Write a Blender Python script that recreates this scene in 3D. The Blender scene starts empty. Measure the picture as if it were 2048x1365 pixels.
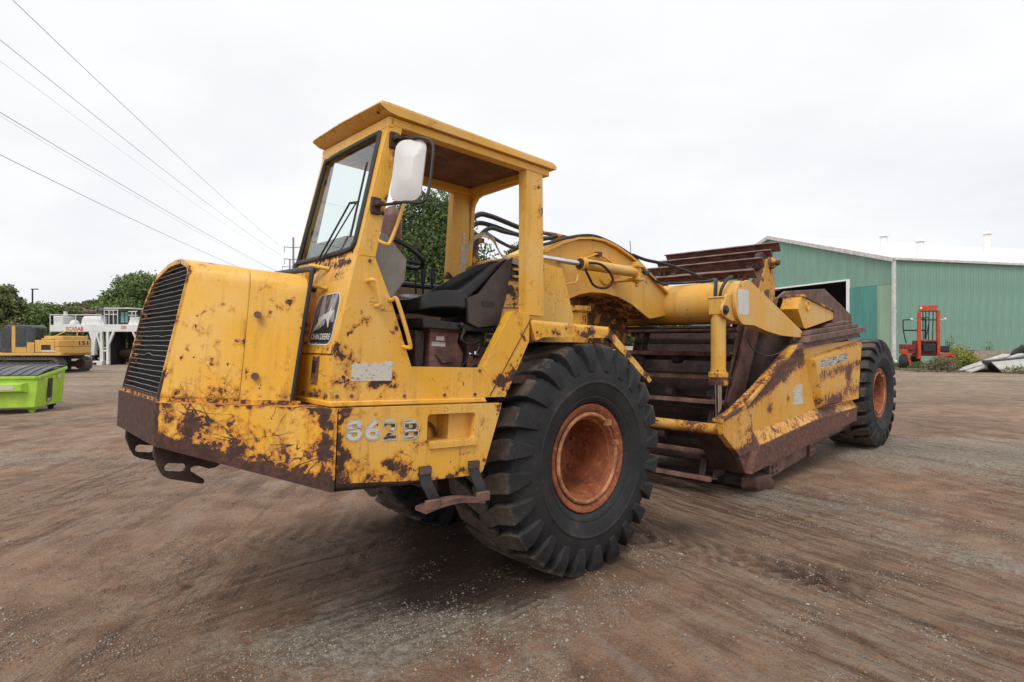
import bpy, bmesh, math, random
import numpy as np
from mathutils import Vector, Matrix, geometry

R = math.radians
random.seed(7)
rng = np.random.default_rng(7)
SC = bpy.context.scene
COL = SC.collection

# ------------------------------------------------------------------ camera, world, sun, exposure
cam_d = bpy.data.cameras.new('camera')
cam = bpy.data.objects.new('camera', cam_d)
COL.objects.link(cam)
cam.location = (0, 0, 1.85)
cam.rotation_euler = (R(90), 0, 0)
cam_d.sensor_width = 36
cam_d.lens = 36 * 1195 / 2048
cam_d.shift_y = -2.5 / 2048
cam_d.clip_start = 0.05
cam_d.clip_end = 4000
SC.camera = cam

SUN_EL, SUN_AZ = R(52), R(200)          # azimuth clockwise from +Y
world = bpy.data.worlds.new('World')
SC.world = world
world.use_nodes = True
wt = world.node_tree
for n in list(wt.nodes):
    wt.nodes.remove(n)
w_out = wt.nodes.new('ShaderNodeOutputWorld')
w_bg = wt.nodes.new('ShaderNodeBackground')
w_sky = wt.nodes.new('ShaderNodeTexSky')
w_sky.sky_type = 'NISHITA'
w_sky.sun_disc = False
w_sky.sun_elevation = SUN_EL
w_sky.sun_rotation = SUN_AZ
w_sky.dust_density = 2.0
w_tc = wt.nodes.new('ShaderNodeTexCoord')
w_map = wt.nodes.new('ShaderNodeMapping')
w_map.inputs['Scale'].default_value = (1, 1, 2.6)
w_n = wt.nodes.new('ShaderNodeTexNoise')
w_n.inputs['Scale'].default_value = 2.0
w_n.inputs['Detail'].default_value = 7
w_n.inputs['Roughness'].default_value = 0.52
w_n.inputs['Distortion'].default_value = 0.25
w_r = wt.nodes.new('ShaderNodeValToRGB')            # cloud brightness: grey bellies, white tops
w_r.color_ramp.elements[0].position = 0.33
w_r.color_ramp.elements[0].color = (6.75, 7.0, 7.4, 1)
w_r.color_ramp.elements[1].position = 0.60
w_r.color_ramp.elements[1].color = (8.55, 8.62, 8.8, 1)
w_sep = wt.nodes.new('ShaderNodeSeparateXYZ')
w_mr = wt.nodes.new('ShaderNodeMapRange')           # an overcast sky is brighter overhead
w_mr.inputs['From Min'].default_value = 0.0
w_mr.inputs['From Max'].default_value = 0.60
w_mr.inputs['To Min'].default_value = 0.0
w_mr.inputs['To Max'].default_value = 0.85
w_mix0 = wt.nodes.new('ShaderNodeMix')
w_mix0.data_type = 'RGBA'
w_mix0.inputs[7].default_value = (9.0, 9.02, 9.12, 1)
w_mix = wt.nodes.new('ShaderNodeMix')
w_mix.data_type = 'RGBA'
w_mix.inputs[0].default_value = 0.95               # cloud cover
L = wt.links.new
L(w_tc.outputs['Generated'], w_map.inputs['Vector'])
L(w_map.outputs['Vector'], w_n.inputs['Vector'])
L(w_n.outputs['Fac'], w_r.inputs['Fac'])
L(w_tc.outputs['Generated'], w_sep.inputs['Vector'])
L(w_sep.outputs['Z'], w_mr.inputs['Value'])
L(w_mr.outputs['Result'], w_mix0.inputs[0])
L(w_r.outputs['Color'], w_mix0.inputs[6])
L(w_sky.outputs['Color'], w_mix.inputs[6])
L(w_mix0.outputs[2], w_mix.inputs[7])
L(w_mix.outputs[2], w_bg.inputs['Color'])
w_bg.inputs['Strength'].default_value = 0.1
L(w_bg.outputs['Background'], w_out.inputs['Surface'])

sun_d = bpy.data.lights.new('sun', 'SUN')
sun_d.energy = 1.5
sun_d.angle = R(25)
sun_d.color = (1.0, 0.96, 0.9)
sun = bpy.data.objects.new('sun', sun_d)
COL.objects.link(sun)
sd = Vector((math.sin(SUN_AZ) * math.cos(SUN_EL), math.cos(SUN_AZ) * math.cos(SUN_EL), math.sin(SUN_EL)))
sun.rotation_euler = sd.to_track_quat('Z', 'Y').to_euler()
sun.location = (0, 0, 30)

vs = SC.view_settings
vs.view_transform = 'Standard'
vs.look = 'None'
vs.exposure = 0.25
vs.gamma = 1.0
vs.use_curve_mapping = False

# ------------------------------------------------------------------ materials
class NT:
    def __init__(s, name):
        s.m = bpy.data.materials.new(name)
        s.m.use_nodes = True
        s.t = s.m.node_tree
        s.b = s.t.nodes['Principled BSDF']
        s.out = s.t.nodes['Material Output']
        s.tc = s.t.nodes.new('ShaderNodeTexCoord')
    def link(s, a, b):
        s.t.links.new(a, b)
    def put(s, sock, v):
        if isinstance(v, bpy.types.NodeSocket):
            s.link(v, sock)
        elif isinstance(v, (tuple, list)) and len(v) == 3 and sock.type == 'RGBA':
            sock.default_value = (*v, 1)
        else:
            sock.default_value = v
    def coord(s, scale=(1, 1, 1), rot=(0, 0, 0), kind='Object'):
        n = s.t.nodes.new('ShaderNodeMapping')
        if any(rot):            # stretch along rotated axes
            n.vector_type = 'TEXTURE'
            scale = tuple(1 / q for q in scale)
        n.inputs['Scale'].default_value = scale
        n.inputs['Rotation'].default_value = rot
        s.link(s.tc.outputs[kind], n.inputs['Vector'])
        return n.outputs['Vector']
    def noise(s, scale, detail=4, rough=.55, vec=None, dist=0.0, col=False):
        n = s.t.nodes.new('ShaderNodeTexNoise')
        n.inputs['Scale'].default_value = scale
        n.inputs['Detail'].default_value = detail
        n.inputs['Roughness'].default_value = rough
        n.inputs['Distortion'].default_value = dist
        s.link(vec if vec is not None else s.tc.outputs['Object'], n.inputs['Vector'])
        return n.outputs['Color' if col else 'Fac']
    def voro(s, scale, vec=None, feature='F1', out='Distance', rand=1.0):
        n = s.t.nodes.new('ShaderNodeTexVoronoi')
        n.feature = feature
        n.inputs['Scale'].default_value = scale
        n.inputs['Randomness'].default_value = rand
        s.link(vec if vec is not None else s.tc.outputs['Object'], n.inputs['Vector'])
        return n.outputs[out]
    def math(s, op, a, b=0.0, c=0.0, clamp=False):
        n = s.t.nodes.new('ShaderNodeMath')
        n.operation = op
        n.use_clamp = clamp
        for i, v in enumerate((a, b, c)):
            s.put(n.inputs[i], v)
        return n.outputs[0]
    def mr(s, v, a, b, c=0.0, d=1.0, smooth=True):
        n = s.t.nodes.new('ShaderNodeMapRange')
        n.interpolation_type = 'SMOOTHSTEP' if smooth else 'LINEAR'
        for k, x in zip(('Value', 'From Min', 'From Max', 'To Min', 'To Max'), (v, a, b, c, d)):
            s.put(n.inputs[k], x)
        return n.outputs[0]
    def mix(s, f, a, b, blend='MIX'):
        n = s.t.nodes.new('ShaderNodeMix')
        n.data_type = 'RGBA'
        n.blend_type = blend
        s.put(n.inputs[0], f)
        s.put(n.inputs[6], a)
        s.put(n.inputs[7], b)
        return n.outputs[2]
    def attr(s, name, out='Fac'):
        n = s.t.nodes.new('ShaderNodeAttribute')
        n.attribute_name = name
        return n.outputs[out]
    def sep(s, v, ch):
        n = s.t.nodes.new('ShaderNodeSeparateXYZ')
        s.link(v, n.inputs[0])
        return n.outputs[ch]
    def bump(s, h, strength=.3, dist=.01):
        n = s.t.nodes.new('ShaderNodeBump')
        n.inputs['Strength'].default_value = strength
        n.inputs['Distance'].default_value = dist
        s.link(h, n.inputs['Height'])
        s.link(n.outputs[0], s.b.inputs['Normal'])
    def fin(s, color, rough=.5, metal=0.0, spec=None):
        s.put(s.b.inputs['Base Color'], color)
        s.put(s.b.inputs['Roughness'], rough)
        s.put(s.b.inputs['Metallic'], metal)
        if spec is not None:
            s.b.inputs['Specular IOR Level'].default_value = spec
        return s.m

RUST_D = (.050, .026, .022)
RUST_M = (.105, .046, .030)
RUST_O = (.44, .150, .022)

def paint(name, base=(.78, .400, .030), fade=(.78, .465, .115), wear=0.0, chips=.05, stain=.8, scratch=.5, edge=RUST_O, bare=1.0):
    """Old enamel: faded, stained, chipped to bare rust; attribute 'wear' says where it has gone."""
    k = NT(name)
    w = k.math('ADD', k.attr('wear'), wear)
    n1 = k.noise(8.5, 10, .68, dist=.35)
    n2 = k.noise(31, 6, .68, dist=.3)
    comb = k.math('ADD', k.math('MULTIPLY', n1, .56), k.math('MULTIPLY', n2, .44))
    m = k.math('SUBTRACT', k.math('ADD', comb, w), .685)
    gone = k.mr(m, -.006, .010)
    halo = k.mr(m, -.105, .012)
    # round chips
    wob = k.t.nodes.new('ShaderNodeVectorMath'); wob.operation = 'MULTIPLY_ADD'
    k.link(k.noise(30, 3, .6, col=True), wob.inputs[0])
    wob.inputs[1].default_value = (.075, .075, .075)
    k.link(k.tc.outputs['Object'], wob.inputs[2])
    vn = k.t.nodes.new('ShaderNodeTexVoronoi'); vn.inputs['Scale'].default_value = 21
    k.link(wob.outputs[0], vn.inputs['Vector'])
    rv = k.sep(vn.outputs['Color'], 0)
    rad = k.math('MULTIPLY', k.math('MAXIMUM', k.math('SUBTRACT', rv, k.math('SUBTRACT', 1.0 - chips, k.math('MULTIPLY', w, .8))), 0), 1.8)
    chip = k.mr(k.math('SUBTRACT', k.math('MINIMUM', rad, .42), vn.outputs['Distance']), -.015, .02)
    # scratches: thin wandering lines (contours of stretched noise), broken up, where there is wear
    sc = None
    for rot, sca, th in (((0, R(14), 0), (.9, .9, 5.5), .0042), ((0, R(-38), 0), (1.6, 1.6, 7), .0038), ((0, R(62), 0), (2.2, 2.2, 9), .0040)):
        q_ = k.math('ABSOLUTE', k.math('SUBTRACT', k.noise(1.0, 2, .5, vec=k.coord(sca, rot), dist=.2), .5))
        s_ = k.mr(q_, th * 1.5, th * .6)
        sc = s_ if sc is None else k.math('MAXIMUM', sc, s_)
    brk = k.mr(k.math('ADD', k.noise(5.0, 5, .65), k.math('MULTIPLY', w, .75)), .57, .66)
    sc = k.math('MULTIPLY', k.math('MULTIPLY', sc, brk), scratch)
    gone = k.math('MAXIMUM', k.math('MAXIMUM', gone, chip), sc)
    y = k.mix(k.mr(k.noise(1.7, 5, .6), .38, .66), base, fade)
    y = k.mix(k.math('MULTIPLY', k.mr(k.noise(1.0, 5, .6, vec=k.coord((11, 11, .9))), .52, .72), .35), y, (.42, .20, .035))
    y = k.mix(k.math('MULTIPLY', k.mr(k.noise(70, 2), .3, .75), .10), y, (.30, .20, .09))
    run = k.math('MULTIPLY', k.mr(k.noise(1.0, 5, .65, vec=k.coord((26, 26, 1.3))), .52, .70), k.mr(m, -.22, -.06))
    y = k.mix(k.math('MULTIPLY', run, .55), y, (.30, .105, .020))
    y = k.mix(k.math('MULTIPLY', halo, stain), y, edge)
    ru = k.mix(k.mr(k.noise(22, 6, .65), .40, .64), tuple(q * bare for q in RUST_D), tuple(q * bare for q in RUST_M))
    ru = k.mix(k.math('MULTIPLY', k.mr(k.noise(4.5, 6, .7), .56, .70), .5), ru, (.22, .085, .028))
    c = k.mix(gone, y, ru)
    k.bump(k.math('ADD', k.math('MULTIPLY', gone, -1.0), k.math('MULTIPLY', k.noise(5, 3), .8)), .35, .004)
    rgh = k.mix(gone, k.mix(k.noise(9, 4), (.34,) * 3, (.56,) * 3), (.82,) * 3)
    return k.fin(c, rgh, 0, .4)

def rust(name, a=(.105, .056, .047), b=(.165, .092, .073), orange=.35, yellow=0.0, rough=.72):
    k = NT(name)
    c = k.mix(k.mr(k.noise(5, 9, .7), .36, .64), tuple(q * .8 for q in a), tuple(q * 1.15 for q in b))
    c = k.mix(k.math('MULTIPLY', k.mr(k.noise(24, 6, .7), .54, .70), .5), c, tuple(q * 1.7 for q in b))
    c = k.mix(k.math('MULTIPLY', k.mr(k.noise(1.0, 6, .7, vec=k.coord((14, 14, 1.2))), .54, .70), .5), c, tuple(q * .45 for q in a))
    c = k.mix(k.math('MULTIPLY', k.mr(k.noise(3.1, 8, .7, dist=.5), .54, .68), orange), c, (.24, .085, .026))
    c = k.mix(k.math('MULTIPLY', k.mr(k.noise(1.0, 6, .6, vec=k.coord((2, 2, 30))), .55, .7), .35), c, (.045, .026, .022))
    if yellow:
        m = k.math('ADD', k.noise(8, 9, .65, dist=.4), k.attr('paint'))
        c = k.mix(k.mr(m, .70 - yellow, .72 - yellow), c, (.55, .27, .045))
    k.bump(k.noise(55, 6, .7), .35, .004)
    return k.fin(c, k.mix(k.noise(6, 4), (rough - .16,) * 3, (rough + .12,) * 3), 0.0, .45)

def plain(name, col, rough=.5, metal=0.0, var=.25, scale=8, bump=0.0, spec=None):
    k = NT(name)
    d = tuple(x * (1 - var) for x in col)
    u = tuple(min(1, x * (1 + var)) for x in col)
    c = k.mix(k.mr(k.noise(scale, 6, .6), .35, .65), d, u)
    if bump:
        k.bump(k.noise(scale * 6, 4), bump, .004)
    return k.fin(c, rough, metal, spec)

M = {}
M['yellow'] = paint('old_yellow_paint', wear=.006, chips=.075)
M['yellow_clean'] = paint('old_yellow_paint_sound', base=(.70, .365, .045), fade=(.68, .42, .13), wear=-.045, chips=.04, stain=.5)
M['yellow_worn'] = paint('old_yellow_paint_worn', wear=.055, chips=.08, stain=.95, scratch=1.0)
M['bowl_paint'] = paint('bowl_yellow_paint', base=(.72, .355, .038), fade=(.70, .41, .11), wear=.015, chips=.08, stain=.95, scratch=1.0, bare=1.75)
M['rust'] = rust('rusty_steel')
M['rust_dark'] = rust('dark_rusty_steel', (.028, .016, .014), (.056, .031, .026), .2)
M['rust_red'] = rust('red_brown_steel', (.115, .052, .042), (.20, .098, .080), .2, rough=.55)
M['rust_yellow'] = rust('rusty_steel_with_yellow', (.09, .045, .03), (.15, .07, .04), .5, yellow=.16)
M['black'] = plain('black_rubber_trim', (.014, .014, .015), .45, var=.3)
M['vinyl'] = plain('black_vinyl', (.016, .016, .018), .33, var=.25, scale=5, bump=.05)
M['shell'] = plain('brown_plastic_shell', (.055, .042, .040), .5, var=.2)
M['hose'] = plain('hydraulic_hose', (.014, .014, .015), .5, var=.4, scale=14)
M['cream_wire'] = plain('cream_wire', (.55, .48, .36), .5)
M['chrome'] = plain('bright_chrome_rod', (.62, .62, .65), .14, 1.0, .1)
M['steel_dark'] = plain('dark_steel', (.035, .034, .036), .5, .4)
M['wire'] = plain('grille_wire', (.27, .265, .265), .5, .4)
M['headliner'] = rust('rusty_headliner', (.13, .060, .042), (.21, .095, .065), .3)
M['rim_ring'] = rust('rim_ring_rust', (.30, .12, .05), (.46, .21, .09), .4)
M['fins'] = plain('radiator_fins', (.010, .0095, .009), .7)
M['core'] = plain('radiator_core', (.004, .004, .004), .9)
M['grey_panel'] = plain('grey_dash', (.27, .25, .22), .6, var=.1)
M['beige_panel'] = paint('inner_cab_panel', base=(.40, .27, .13), fade=(.34, .25, .16), wear=.04)
M['mirror_back'] = plain('mirror_back', (.60, .585, .57), .42, 0, .05, 5)
M['white_label'] = None
M['black_print'] = plain('black_print', (.018, .019, .020), .4)
M['white_print'] = plain('white_print', (.62, .62, .60), .5, var=.15)

def worn_print(name, ink, under=(.62, .60, .55), keep=.55, stretch=(3, 3, 40)):
    """A decal worn to its backing: streaks of the ink remain."""
    k = NT(name)
    f = k.mr(k.noise(1.6, 6, .65, vec=k.coord(stretch)), keep - .08, keep + .05)
    c = k.mix(f, ink, under)
    c = k.mix(k.mr(k.noise(26, 5, .6), .60, .66), c, (.40, .20, .05))
    return k.fin(c, .55)
M['worn_black'] = worn_print('worn_black_print', (.030, .030, .032), keep=.52)
M['worn_white'] = worn_print('worn_white_print', (.52, .51, .47), (.34, .27, .15), keep=.62)
M['worn_grey'] = worn_print('worn_grey_print', (.10, .10, .10), keep=.44)
k = NT('torn_white_label')
M['white_label'] = k.fin(k.mix(k.mr(k.noise(24, 6, .6, vec=k.coord((1, 1, 2.2))), .56, .62), (.58, .55, .48), (.30, .25, .18)), .6)
k = NT('decal_with_glare')
M['decal_top'] = k.fin(k.mix(k.mr(k.noise(3.0, 5, .6, vec=k.coord((9, 9, 1.2))), .42, .60), (.07, .068, .066), (.36, .35, .34)), .35)

# rubber with dust
k = NT('tyre_rubber')
d = k.noise(3.0, 8, .65)
e = k.noise(26, 5, .65)
c = k.mix(k.mr(d, .38, .72), (.0145, .015, .016), (.031, .031, .032))
c = k.mix(k.math('MULTIPLY', k.mr(k.math('ADD', d, k.attr('dust')), .54, .80), .80), c, (.105, .078, .058))
c = k.mix(k.math('MULTIPLY', k.mr(e, .60, .70), .22), c, (.12, .10, .085))
c = k.mix(k.math('MULTIPLY', k.mr(k.math('ADD', k.noise(15, 7, .75), k.math('MULTIPLY', k.attr('dust'), .45)), .60, .72), .55), c, (.15, .13, .115))
c = k.mix(k.math('MULTIPLY', k.mr(k.noise(1.0, 5, .7, vec=k.coord((4, 40, 4))), .60, .72), .25), c, (.09, .085, .08))
k.bump(k.math('ADD', e, k.math('MULTIPLY', d, 2)), .35, .006)
M['rubber'] = k.fin(c, k.mix(d, (.58,) * 3, (.82,) * 3), 0, .35)

k = NT('orange_rust_rim')
d = k.noise(4.2, 8, .7, dist=.4)
c = k.mix(k.mr(d, .36, .64), (.16, .036, .014), (.30, .085, .030))
c = k.mix(k.math('MULTIPLY', k.mr(k.noise(24, 7, .7), .50, .66), .55), c, (.44, .20, .075))
c = k.mix(k.math('MULTIPLY', k.mr(k.noise(3, 5, .7), .60, .70), .6), c, (.06, .022, .016))
k.bump(k.noise(44, 6, .7), .35, .004)
M['rim'] = k.fin(c, .74)

k = NT('cab_glass')
k.b.inputs['Transmission Weight'].default_value = 1.0
k.b.inputs['IOR'].default_value = 1.45
k.b.inputs['Roughness'].default_value = 0.0
M['glass'] = k.m
k.b.inputs['Base Color'].default_value = (.80, .90, .88, 1)

# leaves with per-face tint, dirt etc.
def leafmat(name, a, b, c2):
    k = NT(name)
    t = k.attr('tint')
    c = k.mix(k.mr(t, .0, .6, smooth=False), a, b)
    c = k.mix(k.mr(t, .75, 1.0, smooth=False), c, c2)
    k.fin(c, .6, 0, .3)
    tr = k.t.nodes.new('ShaderNodeBsdfTranslucent')
    k.link(c, tr.inputs['Color'])
    ms = k.t.nodes.new('ShaderNodeMixShader')
    ms.inputs[0].default_value = .28
    k.link(k.b.outputs[0], ms.inputs[1])
    k.link(tr.outputs[0], ms.inputs[2])
    k.link(ms.outputs[0], k.out.inputs['Surface'])
    return k.m
M['leaf_dark'] = leafmat('dark_green_leaves', (.046, .075, .026), (.095, .140, .045), (.17, .22, .075))
M['leaf_mid'] = leafmat('mid_green_leaves', (.085, .135, .045), (.155, .225, .070), (.25, .31, .11))
M['leaf_olive'] = leafmat('olive_green_leaves', (.110, .132, .056), (.18, .205, .082), (.26, .27, .12))
M['leaf_dry'] = leafmat('dry_weed_leaves', (.19, .16, .11), (.28, .24, .16), (.20, .22, .09))
M['leaf_weed'] = leafmat('weed_leaves', (.10, .15, .04), (.18, .24, .07), (.26, .30, .10))
M['flower'] = leafmat('yellow_flowers', (.50, .38, .02), (.60, .48, .03), (.45, .42, .06))
M['bark'] = plain('bark', (.075, .058, .045), .9, var=.4, scale=6, bump=.4)

# ground
k = NT('dirt_and_gravel')
P_ = k.coord(kind='Object')
g = k.attr('gravel'); dm = k.attr('damp_and_shade')
big = k.noise(.35, 5, .6); mid = k.noise(2.3, 7, .62, dist=.3); fine = k.noise(16, 6, .7)
brown = k.mix(k.mr(mid, .34, .66), (.240, .124, .070), (.395, .242, .150))
brown = k.mix(k.math('MULTIPLY', k.mr(fine, .5, .70), .6), brown, (.30, .215, .160))
grey = k.mix(k.mr(fine, .38, .62), (.225, .175, .130), (.46, .39, .31))
gm = k.mr(k.math('ADD', k.math('ADD', g, k.math('MULTIPLY', k.math('SUBTRACT', mid, .5), 1.3)), k.math('MULTIPLY', k.math('SUBTRACT', fine, .5), 1.0)), .25, .85)
c = k.mix(gm, brown, grey)
g2 = k.noise(42, 5, .7); g3 = k.noise(120, 3, .7)
c = k.mix(k.mr(g2, .52, .68, 0, .55), c, (.075, .044, .030))
c = k.mix(k.mr(g2, .46, .30, 0, .50), c, (.34, .26, .195))
c = k.mix(k.mr(g3, .55, .72, 0, .36), c, (.07, .044, .031))
c = k.mix(k.mr(g3, .45, .30, 0, .40), c, (.40, .325, .26))
st = k.attr('streak')
c = k.mix(k.mr(st, .05, .32, 0, .50), c, (.085, .050, .034))
c = k.mix(k.mr(st, -.06, -.30, 0, .45), c, (.34, .275, .225))
def stones(scale, lo, share, a_, b_, amt, col):
    vn = k.t.nodes.new('ShaderNodeTexVoronoi'); vn.inputs['Scale'].default_value = scale
    k.link(k.tc.outputs['Object'], vn.inputs['Vector'])
    rv = k.sep(vn.outputs['Color'], 0)
    s_ = k.math('MULTIPLY', k.mr(vn.outputs['Distance'], b_, a_), k.mr(k.math('ADD', rv, k.math('MULTIPLY', gm, share)), lo, lo + .06))
    tone = k.mix(k.sep(vn.outputs['Color'], 1), (.17, .135, .105), (.55, .50, .44))
    return k.mix(k.math('MULTIPLY', s_, amt), col, tone), s_
lines = None; ldark = None
for wn, ang, sx_, sy_ in (('flow_left', 97, .55, 9), ('flow_left', 62, .6, 11), ('flow_right', 114, .55, 9), ('flow_right', 128, .7, 13), ('flow_mid', 42, .7, 12)):
    q_ = k.noise(1.0, 6, .62, vec=k.coord((sx_, sy_, 1), (0, 0, R(ang))), dist=.12)
    l_ = k.math('MULTIPLY', k.math('SUBTRACT', q_, .5), k.attr(wn))
    lines = l_ if lines is None else k.math('ADD', lines, l_)
c = k.mix(k.mr(lines, -.015, -.11, 0, .52), c, (.080, .047, .032))
c = k.mix(k.mr(lines, .03, .14, 0, .50), c, (.42, .325, .245))
c, s1 = stones(46, .86, .30, .26, .40, .85, c)
c, s2 = stones(95, .80, .34, .26, .44, .8, c)
c, s3 = stones(190, .74, .30, .30, .5, .6, c)
c = k.mix(k.mr(k.math('ADD', dm, k.math('MULTIPLY', k.math('SUBTRACT', mid, .5), .9)), .25, .80, 0, .88), c, (.055, .030, .019))  # darkens damp soil and paints in the shade beneath the machine
c = k.mix(k.math('MULTIPLY', k.mr(big, .5, .66), .25), c, (.13, .078, .050))
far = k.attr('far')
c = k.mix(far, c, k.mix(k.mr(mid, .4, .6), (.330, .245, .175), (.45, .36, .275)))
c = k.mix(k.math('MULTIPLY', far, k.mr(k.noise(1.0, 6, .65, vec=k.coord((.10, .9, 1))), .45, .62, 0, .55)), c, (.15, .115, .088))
k.bump(k.math('ADD', k.math('ADD', k.math('MULTIPLY', fine, 1.0), k.math('MULTIPLY', k.math('MAXIMUM', s1, s2), .45)), k.math('ADD', k.math('MULTIPLY', k.noise(60, 5, .75), .6), k.math('ADD', k.math('MULTIPLY', g2, 1.0), k.math('MULTIPLY', lines, 7.0)))), 1.0, .026)
M['ground'] = k.fin(c, .86, 0, .3)
k = NT('pebbles')
t = k.attr('tint')
M['pebble'] = k.fin(k.mix(t, (.15, .112, .085), (.44, .38, .31)), .8)

# ------------------------------------------------------------------ mesh helpers
class MB:
    def __init__(s):
        s.v = []; s.f = []
    def add(s, vs, fs):
        o = len(s.v)
        s.v += [tuple(map(float, p)) for p in vs]
        s.f += [tuple(i + o for i in f) for f in fs]
        return s
    def box(s, x0, x1, y0, y1, z0, z1):
        return s.loft([[(x0, y0, z0), (x1, y0, z0), (x1, y1, z0), (x0, y1, z0)], [(x0, y0, z1), (x1, y0, z1), (x1, y1, z1), (x0, y1, z1)]])
    def loft(s, rings, caps=True, closed=True):
        n = len(rings[0]); vs = [p for r in rings for p in r]; fs = []
        for i in range(len(rings) - 1):
            for j in range(n if closed else n - 1):
                a, b = i * n + j, i * n + (j + 1) % n
                fs.append((a, b, b + n, a + n))
        if caps:
            fs.append(tuple(range(n - 1, -1, -1)))
            fs.append(tuple(range((len(rings) - 1) * n, len(rings) * n)))
        return s.add(vs, fs)
    @staticmethod
    def lift(p, axis, a):
        return {'X': (a, p[0], p[1]), 'Y': (p[0], a, p[1]), 'Z': (p[0], p[1], a)}[axis]
    def prism(s, pts, axis, a0, a1):
        return s.loft([[s.lift(p, axis, a) for p in pts] for a in (a0, a1)])
    def plate(s, outer, holes, axis, a0, a1):
        loops = [outer] + list(holes)
        tri = geometry.tessellate_polygon([[Vector((p[0], p[1], 0)) for p in lp] for lp in loops])
        pts = [p for lp in loops for p in lp]; n = len(pts)
        vs = [s.lift(p, axis, a0) for p in pts] + [s.lift(p, axis, a1) for p in pts]
        fs = [tuple(t) for t in tri] + [tuple(i + n for i in reversed(t)) for t in tri]
        o = 0
        for lp in loops:
            m = len(lp)
            for j in range(m):
                a, b = o + j, o + (j + 1) % m
                fs.append((a, b, b + n, a + n))
            o += m
        return s.add(vs, fs)
    def tube(s, path, r, n=8, caps=True, closed=False):
        P = [Vector(p) for p in path]; rings = []
        rs = r if isinstance(r, (list, tuple)) else [r] * len(P)
        up = None
        for i, p in enumerate(P):
            if closed:
                t = (P[(i + 1) % len(P)] - P[i - 1]).normalized()
            else:
                t = (P[min(i + 1, len(P) - 1)] - P[max(i - 1, 0)]).normalized()
            if up is None:
                up = Vector((0, 0, 1)) if abs(t.z) < .9 else Vector((1, 0, 0))
            u = (up - t * up.dot(t)).normalized(); w = t.cross(u); up = u
            rings.append([tuple(p + (u * math.cos(2 * math.pi * j / n) + w * math.sin(2 * math.pi * j / n)) * rs[i]) for j in range(n)])
        if closed:
            rings.append(rings[0])
        return s.loft(rings, caps and not closed)
    def cyl(s, p0, p1, r, n=24, r1=None):
        return s.tube([p0, p1], [r, r if r1 is None else r1], n)
    def lathe(s, prof, axis, c, n=48, close=False):
        """prof: (radius, along-axis) pairs."""
        rings = []
        for j in range(n):
            a = 2 * math.pi * j / n; q = []
            for r, h in prof:
                x, z = r * math.cos(a), r * math.sin(a)
                q.append({'Y': (c[0] + x, c[1] + h, c[2] + z), 'Z': (c[0] + x, c[1] + z, c[2] + h), 'X': (c[0] + h, c[1] + x, c[2] + z)}[axis])
            rings.append(q)
        rings.append(rings[0])
        return s.loft(rings, False, close)
    def sphere(s, c, r, n=12, sc=(1, 1, 1)):
        return s.loft([[(c[0] + r * sc[0] * math.sin(t) * math.cos(2 * math.pi * j / n), c[1] + r * sc[1] * math.sin(t) * math.sin(2 * math.pi * j / n), c[2] + r * sc[2] * math.cos(t)) for j in range(n)]
                       for t in [math.pi * (i + .02) / (n / 2 + .04) for i in range(n // 2 + 1)]])

def smooth_path(pts, n=6, closed=False):
    P = [Vector(p) for p in pts]; out = []; m = len(P)
    for i in range(m if closed else m - 1):
        if closed:
            a, b, c, d = P[i - 1], P[i], P[(i + 1) % m], P[(i + 2) % m]
        else:
            a, b, c, d = P[max(i - 1, 0)], P[i], P[i + 1], P[min(i + 2, m - 1)]
        for k in range(n):
            t = k / n
            out.append(.5 * ((2 * b) + (c - a) * t + (2 * a - 5 * b + 4 * c - d) * t * t + (3 * b - a - 3 * c + d) * t ** 3))
    if not closed:
        out.append(P[-1])
    return out

def rrect(x0, x1, z0, z1, r, n=4):
    o = []
    for cx, cz, a0 in ((x1 - r, z1 - r, 0), (x0 + r, z1 - r, 90), (x0 + r, z0 + r, 180), (x1 - r, z0 + r, 270)):
        for i in range(n + 1):
            a = R(a0 + 90 * i / n)
            o.append((cx + r * math.cos(a), cz + r * math.sin(a)))
    return o

def build(name, mb, mat, parent=None, mtx=None, bevel=0.0, segs=2, slice_=0.0, wear=None, attr='wear', angle=35, flat=False, weld=True):
    me = bpy.data.meshes.new(name)
    bm = bmesh.new()
    vs = [bm.verts.new(p) for p in mb.v]
    for f in mb.f:
        if len(set(f)) > 2:
            try:
                bm.faces.new([vs[i] for i in f])
            except ValueError:
                pass
    if weld:
        bmesh.ops.remove_doubles(bm, verts=bm.verts, dist=1e-5)
    bmesh.ops.recalc_face_normals(bm, faces=bm.faces)
    if slice_:
        co = np.array([v.co for v in bm.verts]); lo, hi = co.min(0), co.max(0)
        for ax in range(3):
            no = [0, 0, 0]; no[ax] = 1
            for q in np.arange(lo[ax] + slice_ * .53, hi[ax], slice_):
                pc = [0, 0, 0]; pc[ax] = q
                bmesh.ops.bisect_plane(bm, geom=bm.verts[:] + bm.edges[:] + bm.faces[:], plane_co=pc, plane_no=no)
    bm.to_mesh(me); bm.free()
    if wear:
        a = me.attributes.new(attr, 'FLOAT', 'POINT')
        co = np.empty(len(me.vertices) * 3); me.vertices.foreach_get('co', co)
        a.data.foreach_set('value', np.asarray(wear(co.reshape(-1, 3)), dtype=np.float32))
    if not flat:
        me.polygons.foreach_set('use_smooth', [True] * len(me.polygons))
        me.set_sharp_from_angle(angle=R(angle))
    me.materials.append(mat)
    o = bpy.data.objects.new(name, me)
    COL.objects.link(o)
    if parent:
        o.parent = parent
    if mtx is not None:
        o.matrix_local = mtx
    if bevel:
        b = o.modifiers.new('bevel', 'BEVEL')
        b.width = bevel; b.segments = segs; b.limit_method = 'ANGLE'; b.angle_limit = R(32)
        b.harden_normals = False
    return o

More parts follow.
